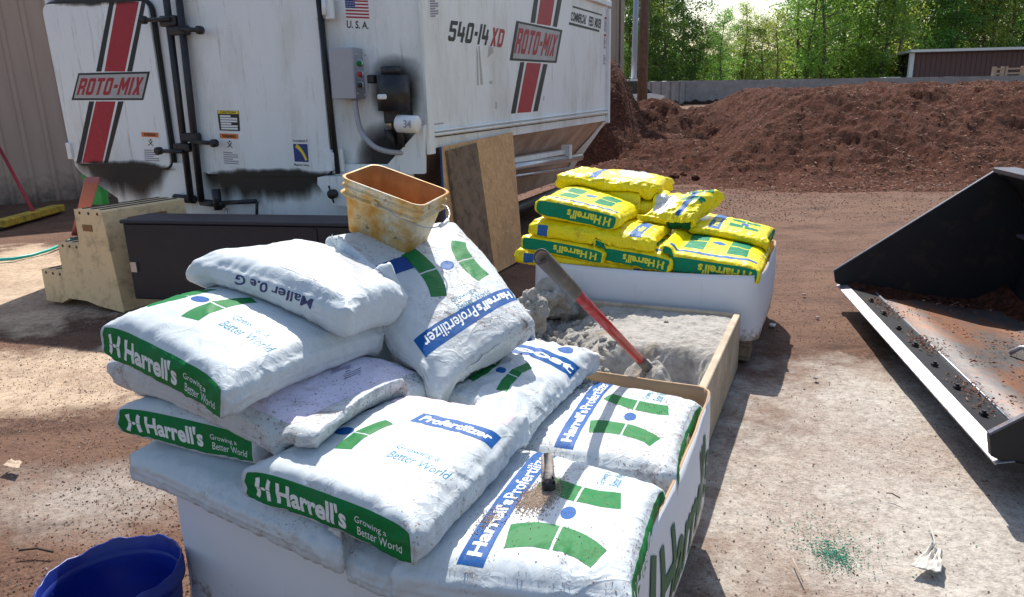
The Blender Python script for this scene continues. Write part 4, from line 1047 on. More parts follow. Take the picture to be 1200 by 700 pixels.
sm = []
for i in range(len(q)-1):
    for t in np.linspace(0, 1, 5)[:-1]:
        p0 = q[max(i-1, 0)]; p1 = q[i]; p2 = q[i+1]; p3 = q[min(i+2, len(q)-1)]
        sm.append(.5*((2*p1)+(-p0+p2)*t+(2*p0-5*p1+4*p2-p3)*t*t+(-p0+3*p1-3*p2+p3)*t**3))
sm.append(q[-1]); MB().tube(sm, .020, 10).build('conduit', M['grey'], mix, True); MB().tube([q[0]+np.array([0, 0, .03]), q[0]-np.array([0, 0, .03])], .034, 10).build('conduit_fitting', M['zinc'], mix, True)
FT = Plane(M0, -71, .16)
ct = FT.px(461, 102); MB().tube([FT.px(460.5, 88), FT.px(462, 130)], .115, 24).build('oil_tank', M['blackpaint'], mix, True)
MB().tube([FT.px(457.5, 78), FT.px(458.5, 89)], .07, 18).build('tank_cap', M['blackpaint'], mix, True)
cbox((469, 113), .07, .035, .29, 'tank_label', 'signwhite'); cbox((445, 93), .06, .06, .14, 'tank_strap', 'blackpaint')
cbox((474, 132), .14, .14, .2, 'filter_head', 'blackpaint'); frod(455, 136, 456, 152, .03, 'oil_line', .02, 'zinc'); frod(455, 150, 462, 172, .035, 'oil_line', .0, 'blackpaint'); frod(470, 140, 470, 172, .03, 'oil_line', .0, 'blackpaint')
a = FT.px(469, 144.5)+fn*.05; b = FT.px(494, 146)+fn*.05; fl = MB().tube([a, a+(b-a)*.06, a+(b-a)*.94, b], [.05, .062, .062, .05], 20).build('oil_filter', M['signwhite'], mix, True)
art_q(text2d('34', .02), [(473, 150), (482, 150.5), (482, 141), (473, 140.5)], 'marker_writing', 'ink_grey', fl, .004, Plane(M0, -71, .275))
# gusset plate below the compartment and its dark opening
mb = MB(); mb.prism([FC.px(500, 146)+fn*.005, FC.px(500, 203)+fn*.005, FC.px(448, 203)+fn*.005], fn*.05); mb.build('gusset_plate', M['mixw'], mix)
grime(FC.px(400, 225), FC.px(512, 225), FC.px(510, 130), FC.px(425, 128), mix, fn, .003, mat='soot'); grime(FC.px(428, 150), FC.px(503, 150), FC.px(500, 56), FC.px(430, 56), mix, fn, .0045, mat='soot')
# flag and U.S.A.
fl4 = [(406, 21), (433, 22), (431, -3), (404, -4)]
art_q(RECT, fl4, 'flag', 'signwhite', None, .0015, FC)
def sub4(c, u0, v0, u1, v1):
    c = [np.array(q, float) for q in c]; f_ = lambda u, v_: tuple((1-u)*(1-v_)*c[0]+u*(1-v_)*c[1]+u*v_*c[2]+(1-u)*v_*c[3]); return [f_(u0, v0), f_(u1, v0), f_(u1, v1), f_(u0, v1)]
art_q(merge_art([(RECT, (0, i*2/13, 1, (i*2+1)/13), 0) for i in range(7)]), fl4, 'flag_stripes', 'red', None, .0025, FC)
art_q(RECT, sub4(fl4, 0, .46, .42, 1), 'flag_canton', 'flagblue', None, .0035, FC)
art_q(merge_art([(disc2d(5), (.06+.16*(i % 6), .1+.2*(i//6), .12+.16*(i % 6), .2+.2*(i//6)), 0) for i in range(24)]), sub4(fl4, 0, .46, .42, 1), 'flag_stars', 'signwhite', None, .0045, FC)
art_q(text2d('U. S. A.', .02), [(406.5, 33), (432, 34.2), (432, 25.5), (406.5, 24)], 'lettering', 'black', None, .0015, FC)
sticker([(503, 22), (515, 21.5), (514, -6), (502, -6)], mix, None, lines=7, nm='notice_sticker', pl_=SPL, n_=sn)
# side artwork
SA = SPL
def art_s(art, c4, nm, mat, th=.0015): return flat_art(art, *[SA.px(*c) for c in c4], nm, M[mat], mix, sn, th)
art_s(block2d('540-14'), [(524.5, 48), (571, 53.5), (574, 29.5), (527, 24)], 'lettering', 'black')
art_s(block2d('XD'), [(574, 54), (589, 56), (592, 35), (576.5, 32)], 'lettering', 'red')
def stripe_s(yt, xt, yb, xb):
    for (i, j, mt) in ((0, 1, 'black'), (2, 3, 'red'), (4, 5, 'black')): art_s(RECT, [(xb[i], yb[i]), (xb[j], yb[j]), (xt[j], yt[j]), (xt[i], yt[i])], 'stripe', mt)
stripe_s([-6]*6, [626.5, 631.5, 634, 651, 654, 659.5], [27, 27, 28, 30.5, 31, 32], [621.5, 627, 629, 645, 647.5, 652.5])
stripe_s([73, 73, 73.5, 74.5, 75, 75.5], [609.5, 614.5, 617, 634, 636.5, 641.5], [133.5, 133, 132.5, 131.5, 131, 130.5], [598.5, 604, 606, 622, 624.5, 630])
art_s(RECT, [(597, 71), (652, 74), (659, 35.5), (605, 24.5)], 'name_plate', 'black', .002)
art_s(RECT, [(600.5, 68.5), (650, 71.5), (656, 37.5), (607.5, 27.5)], 'name_plate_face', 'signgrey', .0032)
art_s(block2d('ROTO-MIX'), [(602, 62.5), (648.5, 66.5), (654, 41.5), (606.5, 32.5)], 'lettering', 'red', .0045)
art_s(RECT, [(671, 9), (705.5, 18.8), (705.8, 17.2), (671.3, 6.8)], 'bar', 'black'); art_s(RECT, [(666.5, 29), (702, 37.8), (702.4, 35.4), (666.8, 26)], 'bar', 'black')
art_s(text2d('COMMERCIAL', .035), [(668.5, 24.5), (686, 29), (688.5, 18.5), (669.5, 13.5)], 'lettering', 'black'); art_s(text2d('FEED', .035), [(689.5, 30), (695, 31.5), (696, 20.5), (690.5, 19)], 'lettering', 'black'); art_s(text2d('MIXER', .035), [(696.5, 31.8), (704, 33.8), (705, 23), (697.5, 21)], 'lettering', 'black')
sticker([(706.5, 76.5), (709.3, 76.5), (709.8, 61), (707, 61)], mix, None, lines=5, nm='notice_sticker', pl_=SPL, n_=sn); sticker([(707, 58), (709.5, 58), (710, 40), (707.5, 40)], mix, 'red', lines=5, nm='notice_sticker', pl_=SPL, n_=sn); sticker([(707.8, 38), (710, 38), (710.5, 20), (708.3, 20)], mix, 'red', lines=5, nm='notice_sticker', pl_=SPL, n_=sn)
art_s(text2d('www.mixers.com', .02) if False else merge_art([(RECT, (i*.1, .1, i*.1+.07, .9), 0) for i in range(10)]), [(507, 147), (520, 145.5), (520, 143.5), (507, 145)], 'small_print', 'ink_grey')
# scrape marks
M['scrape'] = simple('scraped paint', (.48, .46, .43), .8, 0, .4, 60)
for c4 in ([(559, 100), (561, 100), (560, 62), (558, 54)], [(563, 100), (566, 99), (562, 54), (560.5, 54)], [(571, 68), (578, 62), (578, 56), (573, 54)], [(580, 128), (582, 128), (582.5, 120), (580.5, 119)], [(573, 98), (577, 99), (577, 95), (574, 95)], [(636, 118), (637.5, 118), (638, 113), (637, 113)]):
    art_s(RECT, c4, 'scrape', 'scrape', .001)

# ================================================================== THINGS BY THE MIXER
# leaning boards
k = NM('oriented strand board'); f = k.voro(22, vec=None); c1 = k.ramp(k.noise(20, 6, .8, stretch=(2.6, 2.6, .7), dist=1.5), [(.3, (.30, .15, .06)), (.5, (.60, .34, .15)), (.7, (.78, .52, .28))])
c = k.mix(k.ramp(k.noise(2.5, 5, .7), [(.5, 0.), (.75, .5)]), c1, (.16, .09, .05)); k.set(c, .85); k.bump(k.noise(30, 4, .7), .4, .01); M['osb'] = k.m
M['oldply'] = simple('dirty old plywood', (.20, .13, .08), .9, 0, .4, 7, (.03, .022, .018), .9, .5, 20); M['bluedge'] = simple('blue edge paint', (.02, .08, .25), .6)
bt0 = SPL.px(512, 172)+sn*.04; bt1 = SPL.px(596, 155)+sn*.04
bb1 = atz(613, 303, 0.0); bb0 = bb1-(bt1-bt0)*np.array([1, 1, 0])*1.02; bb0[2] = 0.
nb = np.cross(bt1-bt0, bb0-bt0); nb /= np.linalg.norm(nb); nb *= np.sign(nb @ sn)
t = thing('osb_board', (bb0+bb1)/2, 'wide tan strand board with a blue edge leaning on the white machine side', 'board')
mb = MB(); mb.prism([bt0, bt1, bb1, bb0], -nb*.018); mb.build('board', M['osb'], t)
mb = MB(); e0 = (bt0-bt1)/np.linalg.norm(bt0-bt1); mb.prism([bt0+e0*.001, bb0+e0*.001, bb0+e0*.001-nb*.018, bt0+e0*.001-nb*.018], e0*.003); mb.build('painted_edge', M['bluedge'], t)
BPL_d = (bb0-bt0)/np.linalg.norm(bb0-bt0); BPL_e = (bt1-bt0)/np.linalg.norm(bt1-bt0)
def onb(x, y, off):  # point on the board plane
    r = ray(x, y); P0 = bt0+nb*off; return CP+r*(((P0-CP) @ nb)/(r @ nb))
p4 = [onb(522, 177, .006), onb(556, 168, .006), onb(581, 345, .006), onb(544, 345, .006)]
for q in p4[2:]: 
    pass
dn = (p4[3]-p4[0]); dn /= np.linalg.norm(dn); L_ = (p4[0][2]-.0)/(-dn[2]); p4[3] = p4[0]+dn*L_
dn = (p4[2]-p4[1]); dn /= np.linalg.norm(dn); L_ = (p4[1][2]-.0)/(-dn[2]); p4[2] = p4[1]+dn*L_
t = tag(MB().prism(p4, nb*.022).build('plywood_offcut', M['oldply']), 'narrow dark weathered plywood strip leaning in front of the tan strand board', 'board')
# moulded steps
M['beige'] = simple('beige moulded plastic', (.80, .58, .33), .5, 0, .08, 5, (.14, .09, .05), .6, .15, 60); M['slot'] = simple('dark tread gap', (.05, .045, .04), .8); M['orangein'] = simple('shaded slot', (.28, .13, .04), .7)
e1_ = azd(117); D_ = azd(30); S0_ = atz(55, 352, 0.)
st_ = thing('mounting_steps', S0_, 'beige moulded plastic three step block with grooved treads at the rear of the white machine', 'steps')
def sp_(u, z, d=0.): q = S0_+e1_*u+D_*d; return np.array([q[0], q[1], z])
u1 = .27; u2 = .53; u3 = .90; z1, z2, z3 = .25, .475, .73
prof = [(0, .0), (.01, z1), (u1, z1), (u1+.005, z2), (u2, z2), (u2+.01, z3), (u3-.06, z3), (u3, 0), (u2+.1, 0.02), (u2-.03, .045), (u1+.02, .045), (u1-.08, .0)]
mb = MB(); mb.prism([sp_(u, z) for u, z in prof], D_*.66); bevel(mb.build('body', M['beige'], st_), .014, 3)
for (ua, ub, zz) in ((.02, u1, z1), (u1+.02, u2, z2), (u2+.02, u3-.06, z3)):
    for j in range(3):
        uu = ua+(ub-ua)*(j+.5)/3.; mb = MB(); mb.box(sp_(uu, zz+.002, .33), .022, .60, .006, e1_, D_); mb.build('tread_groove', M['slot'], st_)
        mb = MB(); mb.tube([sp_(uu, zz-.025, -.002), sp_(uu, zz-.025, .01)], .011, 10); mb.build('drain_hole', M['slot'], st_)
mb = MB(); mb.box(sp_(u2+.13, z3-.13, 0.), .10, .012, .045, e1_, D_); mb.build('grip_slot', M['orangein'], st_)
rt = D_; nr = e1_
mb = MB(); q = sp_(u3-.045, z3-.10, .33); mb.box(q, .02, .30, .06, e1_, D_); mb.build('grip_slot', M['orangein'], st_)
# black steel tray standing in front of the mixer
Pb = Plane(aty(143, 300, 4.95), 103); 
A0 = Pb.px(143, 262); A1 = Pb.px(520, 290)
zt_ = A0[2]; d_ = azd(103); L_ = 1.95
t = thing('steel_panel_box', (A0[0], A0[1], 0), 'long black painted steel box lying across the front of the white machine', 'steel box')
M['bluesteel'] = simple('dark blue black paint', (.004, .007, .018), .42, 0, .3, 6, (.03, .022, .02), .5); M['darktop'] = simple('worn black top', (.022, .020, .030), .6, 0, .4, 9)
mb = MB(); c_ = A0+d_*L_/2; dn = azd(13); h_ = zt_-.13
mb.box(np.array([c_[0], c_[1], 0])+dn*.13+np.array([0, 0, .13+h_/2]), L_, .26, h_, d_, dn, bev=.008); mb.build('body', M['bluesteel'], t)
mb = MB(); mb.box(np.array([c_[0], c_[1], 0])+dn*.14+np.array([0, 0, zt_+.012]), L_+.03, .30, .024, d_, dn, bev=.006); mb.build('top_lip', M['darktop'], t)
for u in (.3, 1.0, 1.7):
    q = np.array([A0[0], A0[1], 0])+d_*u+dn*.13; mb = MB(); mb.box(q+np.array([0, 0, .065]), .12, .2, .135, d_, dn); mb.build('foot', M['wood'], t)
for u in (1.42,):
    q = np.array([A0[0], A0[1], 0])+d_*u-dn*.004; mb = MB(); mb.box(q+np.array([0, 0, .13+h_/2]), .03, .010, h_-.03, d_, dn, bev=.002); mb.build('rib', M['bluesteel'], t)
q = np.array([A0[0], A0[1], 0])+d_*.045-dn*.008; mb = MB(); mb.box(q+np.array([0, 0, zt_-.30]), .045, .014, .07, d_, dn); mb.build('latch_plate', M['zinc'], t)
# red post, green panel, broom, curb, hose
M['pinkpaint'] = simple('faded red paint', (.42, .12, .11), .6, 0, .25, 12); M['greenpaint'] = simple('green paint', (.02, .30, .06), .5)
a = aty(108, 211, 6.0); b = atz(90, 274, 0.02); tag(MB().box((a+b)/2, .15, .08, np.linalg.norm(a-b), X=azd(105), Y=np.cross((a-b)/np.linalg.norm(a-b), azd(105)), Z=(a-b)/np.linalg.norm(a-b), bev=.01).build('red_post', M['pinkpaint']), 'faded red flat post leaning under the left door of the white machine', 'post')
c_ = aty(112, 222, 8.3); tag(bevel(MB().box((c_[0], c_[1], c_[2]), .22, .1, .34, azd(105), azd(15)).build('green_panel', M['greenpaint']), .01), 'bright green panel glimpsed behind the red post under the white machine', 'panel')
mb = MB(); g0 = atz(-2, 266, .03); g1_ = atz(70, 246, .03)
t = thing('push_broom', ((g0+g1_)/2), 'wide yellow headed broom with a red pole lying against the tan building', 'broom')
dd = (g1_-g0); Lg = np.linalg.norm(dd); dd /= Lg; nn_ = np.array([-dd[1], dd[0], 0]); M['curby'] = simple('worn yellow', (.50, .34, .03), .7, 0, .3, 6, (.05, .04, .03), .9)
MB().box((g0+g1_)/2+np.array([0, 0, .03]), Lg, .16, .09, dd, nn_, bev=.01).build('head', M['curby'], t)
MB().box((g0+g1_)/2+np.array([0, 0, -.015])+nn_*.05, Lg, .2, .03, dd, nn_).build('bristles', M['slot'], t)
tp = aty(-8, 160, 11.0); q = g0+dd*Lg*.55+np.array([0, 0, .08]); MB().tube([q, tp], .022, 8).build('pole', M['red'], t, True)
M['hose'] = simple('teal hose', (.03, .42, .36), .4, 0, .1)
hp = [atz(x, y, .012) for x, y in ((-40, 305), (-10, 305), (15, 303.5), (38, 299), (58, 293), (72, 287), (84, 281), (100, 276))]
tag(MB().tube(hp, .016, 8).build('garden_hose', M['hose'], smooth=True), 'teal garden hose curving over the sunlit ground at the left edge', 'hose')
#SPLIT
# ================================================================== PALLETS, SLEEVES, CRATE
pallet(NP_, 'wooden pallet under the nearer white cardboard sleeve full of white bags')
pallet(YP_, 'wooden pallet under the far white cardboard sleeve full of yellow bags')
def rim_n(a, b):
    z = .50
    if b < .06: z = .50-.03*math.sin(math.pi*min(1, a/1.22))
    if b > 1.02: z = .515
    return z
s1 = sleeve(NP_, .122, .5, 'white cardboard sleeve with green lettering holding the white bags', .03, .05, rim_n)
s2 = sleeve(YP_, .122, .49, 'plain white cardboard sleeve holding the yellow bags', .02, .09, lambda a, b: .49-.015*math.sin(math.pi*min(1, max(0, a/1.3))))
# lettering on the near sleeve's right side (follows the bulge)
def side_art(art, a0, a1, z0_, z1_, nm, mat, th=.003):
    V, F, _ = art; bm = bmesh.new(); vs = [bm.verts.new((a0+(a1-a0)*u, z0_+(z1_-z0_)*v_, 0)) for u, v_ in V]
    for f in F:
        try: bm.faces.new([vs[i] for i in f])
        except ValueError: pass
    for kx in np.arange(a0, a1, .03): bmesh.ops.bisect_plane(bm, geom=bm.verts[:]+bm.edges[:]+bm.faces[:], plane_co=(kx, 0, 0), plane_no=(1, 0, 0))
    for kx in np.arange(z0_, z1_, .04): bmesh.ops.bisect_plane(bm, geom=bm.verts[:]+bm.edges[:]+bm.faces[:], plane_co=(0, kx, 0), plane_no=(0, 1, 0))
    bm.verts.index_update(); V3 = []
    for q in bm.verts:
        b, z = q.co.x, q.co.y; v_ = (z-.122)/(.5-.122)
        bu = .03*math.sin(math.pi*min(1, v_*.8+.1))*math.sin(math.pi*b/NP_.lb)+.006*noise.noise(Vector((NP_.la*5, b*5, v_*2)))
        V3.append(NP_.p(NP_.la+bu+th, b, z))
    F3 = [tuple(t.index for t in f.verts) for f in bm.faces]; bm.free()
    return mesh_obj(nm, V3, F3, M[mat], s1, smooth=False)
M['cb_green'] = simple('green carton print', (.006, .10, .04), .6, 0, .1)
side_art(EMB, .06, .26, .16, .44, 'emblem', 'cb_green'); side_art(DOT, .135, .185, .275, .325, 'emblem', 'cb_green')
side_art(text2d("Harrell's", .03), .29, 1.0, .19, .43, 'lettering', 'cb_green')

# crate of set grey material
BR = np.array([1.195, 3.665, 0.]); CRW, CRD, CRH = 1.22, 1.50, .31
ca = -azd(114.0); cb = -azd(24.0)      # from back right: ca to the left, cb towards the camera
def cp(a, b, z): q = BR+ca*a+cb*b; return np.array([q[0], q[1], z])
crt = thing('wooden_crate', cp(CRW/2, CRD/2, 0), 'low plywood crate of lumpy grey material between the white bags and the yellow bags', 'crate')
for (a0, b0, a1, b1) in ((.017, CRD/2, 0, 0), (CRW-.017, CRD/2, 0, 0)):
    MB().box(cp(a0, b0, CRH/2), .034, CRD, CRH, ca, cb, bev=.004).build('side_board', M['crate'], crt)
MB().box(cp(CRW/2, .017, CRH/2), CRW-.07, .034, CRH-.004, ca, cb, bev=.004).build('end_board', M['crate'], crt)
MB().box(cp(CRW/2, CRD-.017, CRH/2), CRW-.07, .034, CRH-.004, ca, cb, bev=.004).build('end_board', M['crate'], crt)
MB().box(cp(CRW/2, CRD/2, .02), CRW-.07, CRD-.07, .03, ca, cb).build('bottom', M['crate'], crt)
k = NM('grey caked powder'); f = k.noise(16, 8, .75); c = k.ramp(f, [(.3, (.24, .225, .205)), (.5, (.42, .395, .36)), (.75, (.54, .51, .47))])
c = k.mix(k.ramp(k.noise(3.2, 5, .7), [(.58, 0.), (.70, .5)]), c, (.42, .28, .14)); c = k.mix(k.ramp(k.noise(2.1, 4, .7, vec=k.tc()), [(.55, 0.), (.7, .4)]), c, (.12, .08, .06))
k.set(c, .95, spec=.2); k.bump(k.noise(55, 7, .75), .7, .02); k.bump(k.noise(14, 5, .7), .4, .03); M['powder'] = k.m
V = []; F = []; NA, NB = 220, 220
MA, MB_ = .19, 1.29
def crust(a, b):   # a from right wall, b from back wall
    u = a/CRW; v_ = b/1.22
    z = .292-.02*v_
    # broken, dug out part to the left and to the front
    px_l = smooth(.50, .66, u+.10*noise.noise(Vector((a*4, b*4, 3)))+.25*(v_-.35))
    z -= .10*px_l
    hole = math.exp(-((((u-.20)/.20)**2+((v_-.66)/.17)**2)**2.5)); z -= .20*min(1, 1.25*hole+.3*hole*noise.noise(Vector((a*9, b*9, 1))))
    hole2 = math.exp(-((((u-.42)/.14)**2+((v_-.66)/.12)**2)**2)); z -= .05*hole2
    front = smooth(.80, .93, v_); z -= .05*front
    rough = .15+.85*max(px_l, min(1, hole*1.4), hole2, front)
    z += rough*(.030*noise.noise(Vector((a*9, b*9, 2)))+.026*(.5-2*abs(noise.noise(Vector((a*15, b*15, 4)))))+.018*(.5-abs(noise.noise(Vector((a*34, b*34, 7))))*2)+.008*noise.noise(Vector((a*70, b*70, 7))))
    z += .002*noise.noise(Vector((a*40, b*40, 7)))
    g_ = math.exp(-(((a-MA)/.14)**2+((b-MB_)/.15)**2)**1.6); z = max(z, .14+g_*.325+.5*g_*(.05*noise.noise(Vector((a*13, b*13, 3)))+.03*(.5-abs(noise.noise(Vector((a*30, b*30, 5))))*2)))
    g2 = math.exp(-(((a-.75)/.40)**2+((b-1.45)/.14)**2)**1.5); z = max(z, .12+.20*g2+g2*(.03*noise.noise(Vector((a*14, b*14, 3)))+.02*(.5-abs(noise.noise(Vector((a*32, b*32, 5))))*2)))
    lip = smooth(.94, 1, max(1-u*1.0, 0))*.0
    return max(z, .05)
for i in range(NA+1):
    for j in range(NB+1):
        a = .036+(CRW-.072)*i/NA; b = .036+(CRD-.072)*j/NB; V.append(cp(a, b, crust(a, b)))
for i in range(NA):
    for j in range(NB): F.append((i*(NB+1)+j, i*(NB+1)+j+1, (i+1)*(NB+1)+j+1, (i+1)*(NB+1)+j))
tag(mesh_obj('caked_powder', V, F, M['powder']), 'set grey powder with a dug out hollow filling the low plywood crate', 'powder', kind='stuff')
rg = random.Random(8)
def lump(px, py, b_, r, lab, sq=.8, grp=None):
    # stand on the crust along the ray at crate depth b_
    q = atz(px, py, (.225 if px < 700 else .285 if b_ < .5 else .16)+r*sq*(.8 if px < 700 else .55))
    mb = MB(); clod(mb, (0, 0, 0), r, sq, 5, rg.uniform(0, 50), .38, det=.10); o = mb.build('powder_lump', M['powder'], smooth=True); o.location = tuple(q)
    tag(o, lab, 'lump', grp)
lump(622, 368, .62, .085, 'pale rough upright lump at the left corner of the crate, left of the biggest lump', 1.35)
lump(651, 352, .50, .115, 'biggest smooth faced grey lump at the back left of the crate', .95)
lump(683, 344, .40, .075, 'tall crumbly lump just behind the red handle in the crate', 1.15)
lump(714, 341, .10, .048, 'round grey stone like lump against the white sleeve behind the crate', .8)
lump(728, 349, .12, .018, 'small grey nodule right of the round lump in the crate', .8)
lump(781, 378, .38, .012, 'single pebble on the flat part of the grey crust', .8)
lump(820, 423, .86, .045, 'crumbly lump inside the dug out hollow of the crate', .8)
V = []
for _ in range(230):
    u = rg.uniform(.40, .97); v_ = rg.uniform(.12, .93)
    if u < .5 and v_ < .4: continue
    a = u*CRW; b = v_*1.22; r = rg.uniform(.007, .022)*rg.uniform(.6, 1.2)
    mb = MB(); clod(mb, (0, 0, 0), r, .8, 2, rg.uniform(0, 50), .7); q = cp(a, b, crust(a, b)+r*.4); o = mb.build('powder_crumb', M['powder'], smooth=True); o.location = tuple(q)
    tag(o, 'small grey crumb of set powder lying loose in the plywood crate', 'crumb', 'crumbs of grey powder in the crate')

# ================================================================== WHITE BAGS
def Z(*a): return atz(*a)
CAT = 'fertilizer bag'
def extend(P, az, L, dz=0.): q = P+azd(az)*L; q[2] += dz; return q
np_ = NP_.p
# hidden lower tiers that carry the stack
G0 = 'white bags packed low inside the near cardboard sleeve'
lowlab = 'white bag packed low in the near sleeve beneath the other bags'
LB = []
for tier in range(3):
    zz = .19+.105*tier
    for (a0, a1, b0, b1) in ((.03, .62, .03, .52), (.60, 1.19, .03, .52), (.03, .62, .54, 1.05), (.60, 1.19, .54, 1.05)):
        if tier == 2 and a0 > .5: continue
        Bag('fertilizer_bag', lowlab, CAT, np_(a0, b0, zz), np_(a1, b0, zz), np_(a1, b1, zz), np_(a0, b1, zz), .12, 100+tier*7+int(a0*10)+int(b0*3), 'bag', .6, G0, lift=False)
# tops of the four columns
T_ = .125
w5 = Bag('fertilizer_bag', 'bottom white bag of the left stack bulging over the cardboard rim', CAT,
    Z(158, 547, .53), Z(400, 658, .485), extend(Z(400, 658, .485), 24, .40), extend(Z(158, 547, .53), 24, .40), .12, 3, 'bag', 1.2)
w13 = Bag('fertilizer_bag', 'mostly hidden white bag between the front green strip bag and the cardboard rim', CAT,
    Z(398, 662, .455), Z(480, 694, .445), extend(Z(480, 694, .445), 24, .55), extend(Z(398, 662, .455), 24, .55), .11, 4, 'bag', 1.)
w7 = Bag('fertilizer_bag', 'nearest white bag with a sandy patch and a short grip lying on its printed top', CAT,
    Z(462, 686, .49), Z(738, 722, .485), Z(776, 588, .485), Z(590, 536, .495), .145, 11, 'bag', .9)
top_art(w7, banner=(.26, .38), emb=(.42, .84), embw=(.12, .72), tag_=True); strip_art(w7, tagline=False)
w8 = Bag('fertilizer_bag', 'white bag lying flat at the back right corner crossed by the red handle\'s shadow', CAT,
    Z(580, 536, .475), Z(790, 572, .475), Z(820, 486, .475), Z(648, 450, .475), .13, 17, 'bag_dirty', .9)
top_art(w8, banner=(.34, .45), emb=(.48, .86), embw=(.18, .74)); strip_art(w8, tagline=False)
w9 = Bag('fertilizer_bag', 'small crumpled half empty white bag between the leaning bag and the back right bag', CAT,
    Z(600, 402, .645), Z(520, 475, .62), Z(603, 524, .56), Z(694, 425, .58), .11, 59, 'bag', 2.0, pinch=.5)
top_art(w9, banner=(.22, .36), emb=(.46, .80), embw=(.08, .60), tag_=False, text='Boost', bannerspan=(.02, .98), blue='blue')
w9.decal('top', disc2d(), (.06, .62, .16, .80), 'print_dot', 'blue', .002, 1); w9.decal('top', disc2d(), (.04, .12, .13, .28), 'print_dot', 'blue', .002, 1)
# bags behind the left stack, in its shade
w11 = Bag('fertilizer_bag', 'shaded white bag low behind the left stack, right below the big leaning bag', CAT,
    np_(.14, .48, .595), np_(.62, .50, .56), np_(.66, .96, .56), np_(.16, .98, .61), .11, 23, 'bag', 1.)
w12 = Bag('fertilizer_bag', 'shaded white bag wedged between the handwritten label bag and the big leaning bag', CAT,
    np_(.02, .50, .71), np_(.36, .50, .69), np_(.38, .92, .69), np_(.02, .94, .72), .11, 29, 'bag', 1.)
# front strip bag
w6 = Bag('fertilizer_bag', 'white bag with a big green strip facing the camera over the front cardboard rim', CAT,
    Z(468, 482, .65), Z(290, 566, .615), Z(486, 642, .60), Z(618, 502, .62), .135, 53, 'bag', 1.1)
strip_art(w6); top_art(w6, banner=(.26, .37), emb=(.42, .72), embw=(.02, .40), tag_=False, text='Profertilizer', bannerspan=(.45, .98))
w6.decal('top', merge_art([(text2d('Growing a', .0), (0, .56, .72, 1), 0), (text2d('Better World', .0), (.04, 0, 1, .46), 0)]), (.58, .58, .70, .93), 'tagline', 'teal', .0014, 1)
w6.decal('top', RECT, (.02, .1, .16, .95), 'label_band', 'pink', .0013)
# left stack
w4 = Bag('fertilizer_bag', 'white bag with a green strip end, second from the bottom of the left stack', CAT,
    extend(Z(142, 492, .655), 37, .62), Z(142, 492, .655), Z(300, 530, .63), extend(Z(300, 530, .63), 37, .62), .125, 31, 'bag', 1.)
strip_art(w4)
w3 = Bag('fertilizer_bag', 'white bag with a lavender handwritten label on its dirty top', CAT,
    Z(130, 428, .775), Z(372, 538, .665), Z(520, 455, .66), Z(285, 400, .775), .135, 37, 'bag_dirty', 1.3, sag=(-.02, 0))
w3.decal('top', RECT, (.36, .06, .90, .90), 'paper_label', 'lav', .0015)
import itertools
rgs = random.Random(4)
w3.decal('top', merge_art([(RECT, (.05+.05*i, .62-.05*(i % 5), .065+.05*i, .80-.05*(i % 4)), 0) for i in range(16)]), (.60, .35, .84, .80), 'handwriting', 'navy', .0035)
w3.decal('top', merge_art([(RECT, (.04, .06*i+.03, .4+.5*rgs.random(), .06*i+.045), 0) for i in range(15)]), (.42, .14, .62, .86), 'fine_print', 'ink_grey', .0035)
w10 = Bag('fertilizer_bag', 'big dirty white bag leaning down with the yellow bucket on its top', CAT,
    Z(622, 384, .765), Z(530, 268, .985), Z(382, 286, 1.02), Z(512, 470, .665), .14, 61, 'bag_dirty', .9, lift=True, sag=(-.01, .0))
top_art(w10, banner=(.16, .26), emb=(.38, .72), embw=(.14, .70), tag_=False)
w10.decal('top', merge_art([(text2d('Growing a', .0), (0, .56, .72, 1), 0), (text2d('Better World', .0), (.04, 0, 1, .46), 0)]), (.26, .26, .34, .58), 'tagline', 'teal', .0014, 3)
w10.decal('top', RECT, (.60, .66, .70, .98), 'printed_patch', 'dblue', .0014)
w2 = Bag('fertilizer_bag', 'topmost bag with a green strip, upper left of the left stack', CAT,
    Z(312, 338, .93), Z(122, 386, .90), Z(262, 462, .835), Z(462, 392, .79), .145, 41, 'bag_clean', 1.1, sag=(-.025, 0))
strip_art(w2); top_art(w2, banner=(.24, .35), emb=(.45, .80), embw=(.03, .48), tag_=False, text='Profertilizer', bannerspan=(.42, .98))
w2.decal('top', merge_art([(text2d('Growing a', .0), (0, .56, .72, 1), 0), (text2d('Better World', .0), (.04, 0, 1, .46), 0)]), (.64, .56, .76, .92), 'tagline', 'teal', .0014, 1)
w1 = Bag('fertilizer_bag', 'plain white bag with upside down dark lettering lying on top of the left stack', CAT,
    Z(224, 312, 1.02), Z(408, 372, .925), Z(474, 352, .90), Z(362, 292, 1.00), .125, 47, 'bag_clean', 1.2, sag=(-.015, 0))
w1.decal('ym', text2d('Maller 0.e G', .02), (.33, .50, .80, .82), 'lettering', 'navy', .002, 2)
w1.decal('top', merge_art([(RECT, (.03, .05*i+.02, .5+.45*rgs.random(), .05*i+.032), 0) for i in range(19)]), (.50, .10, .92, .9), 'fine_print', 'ink_grey', .0015)
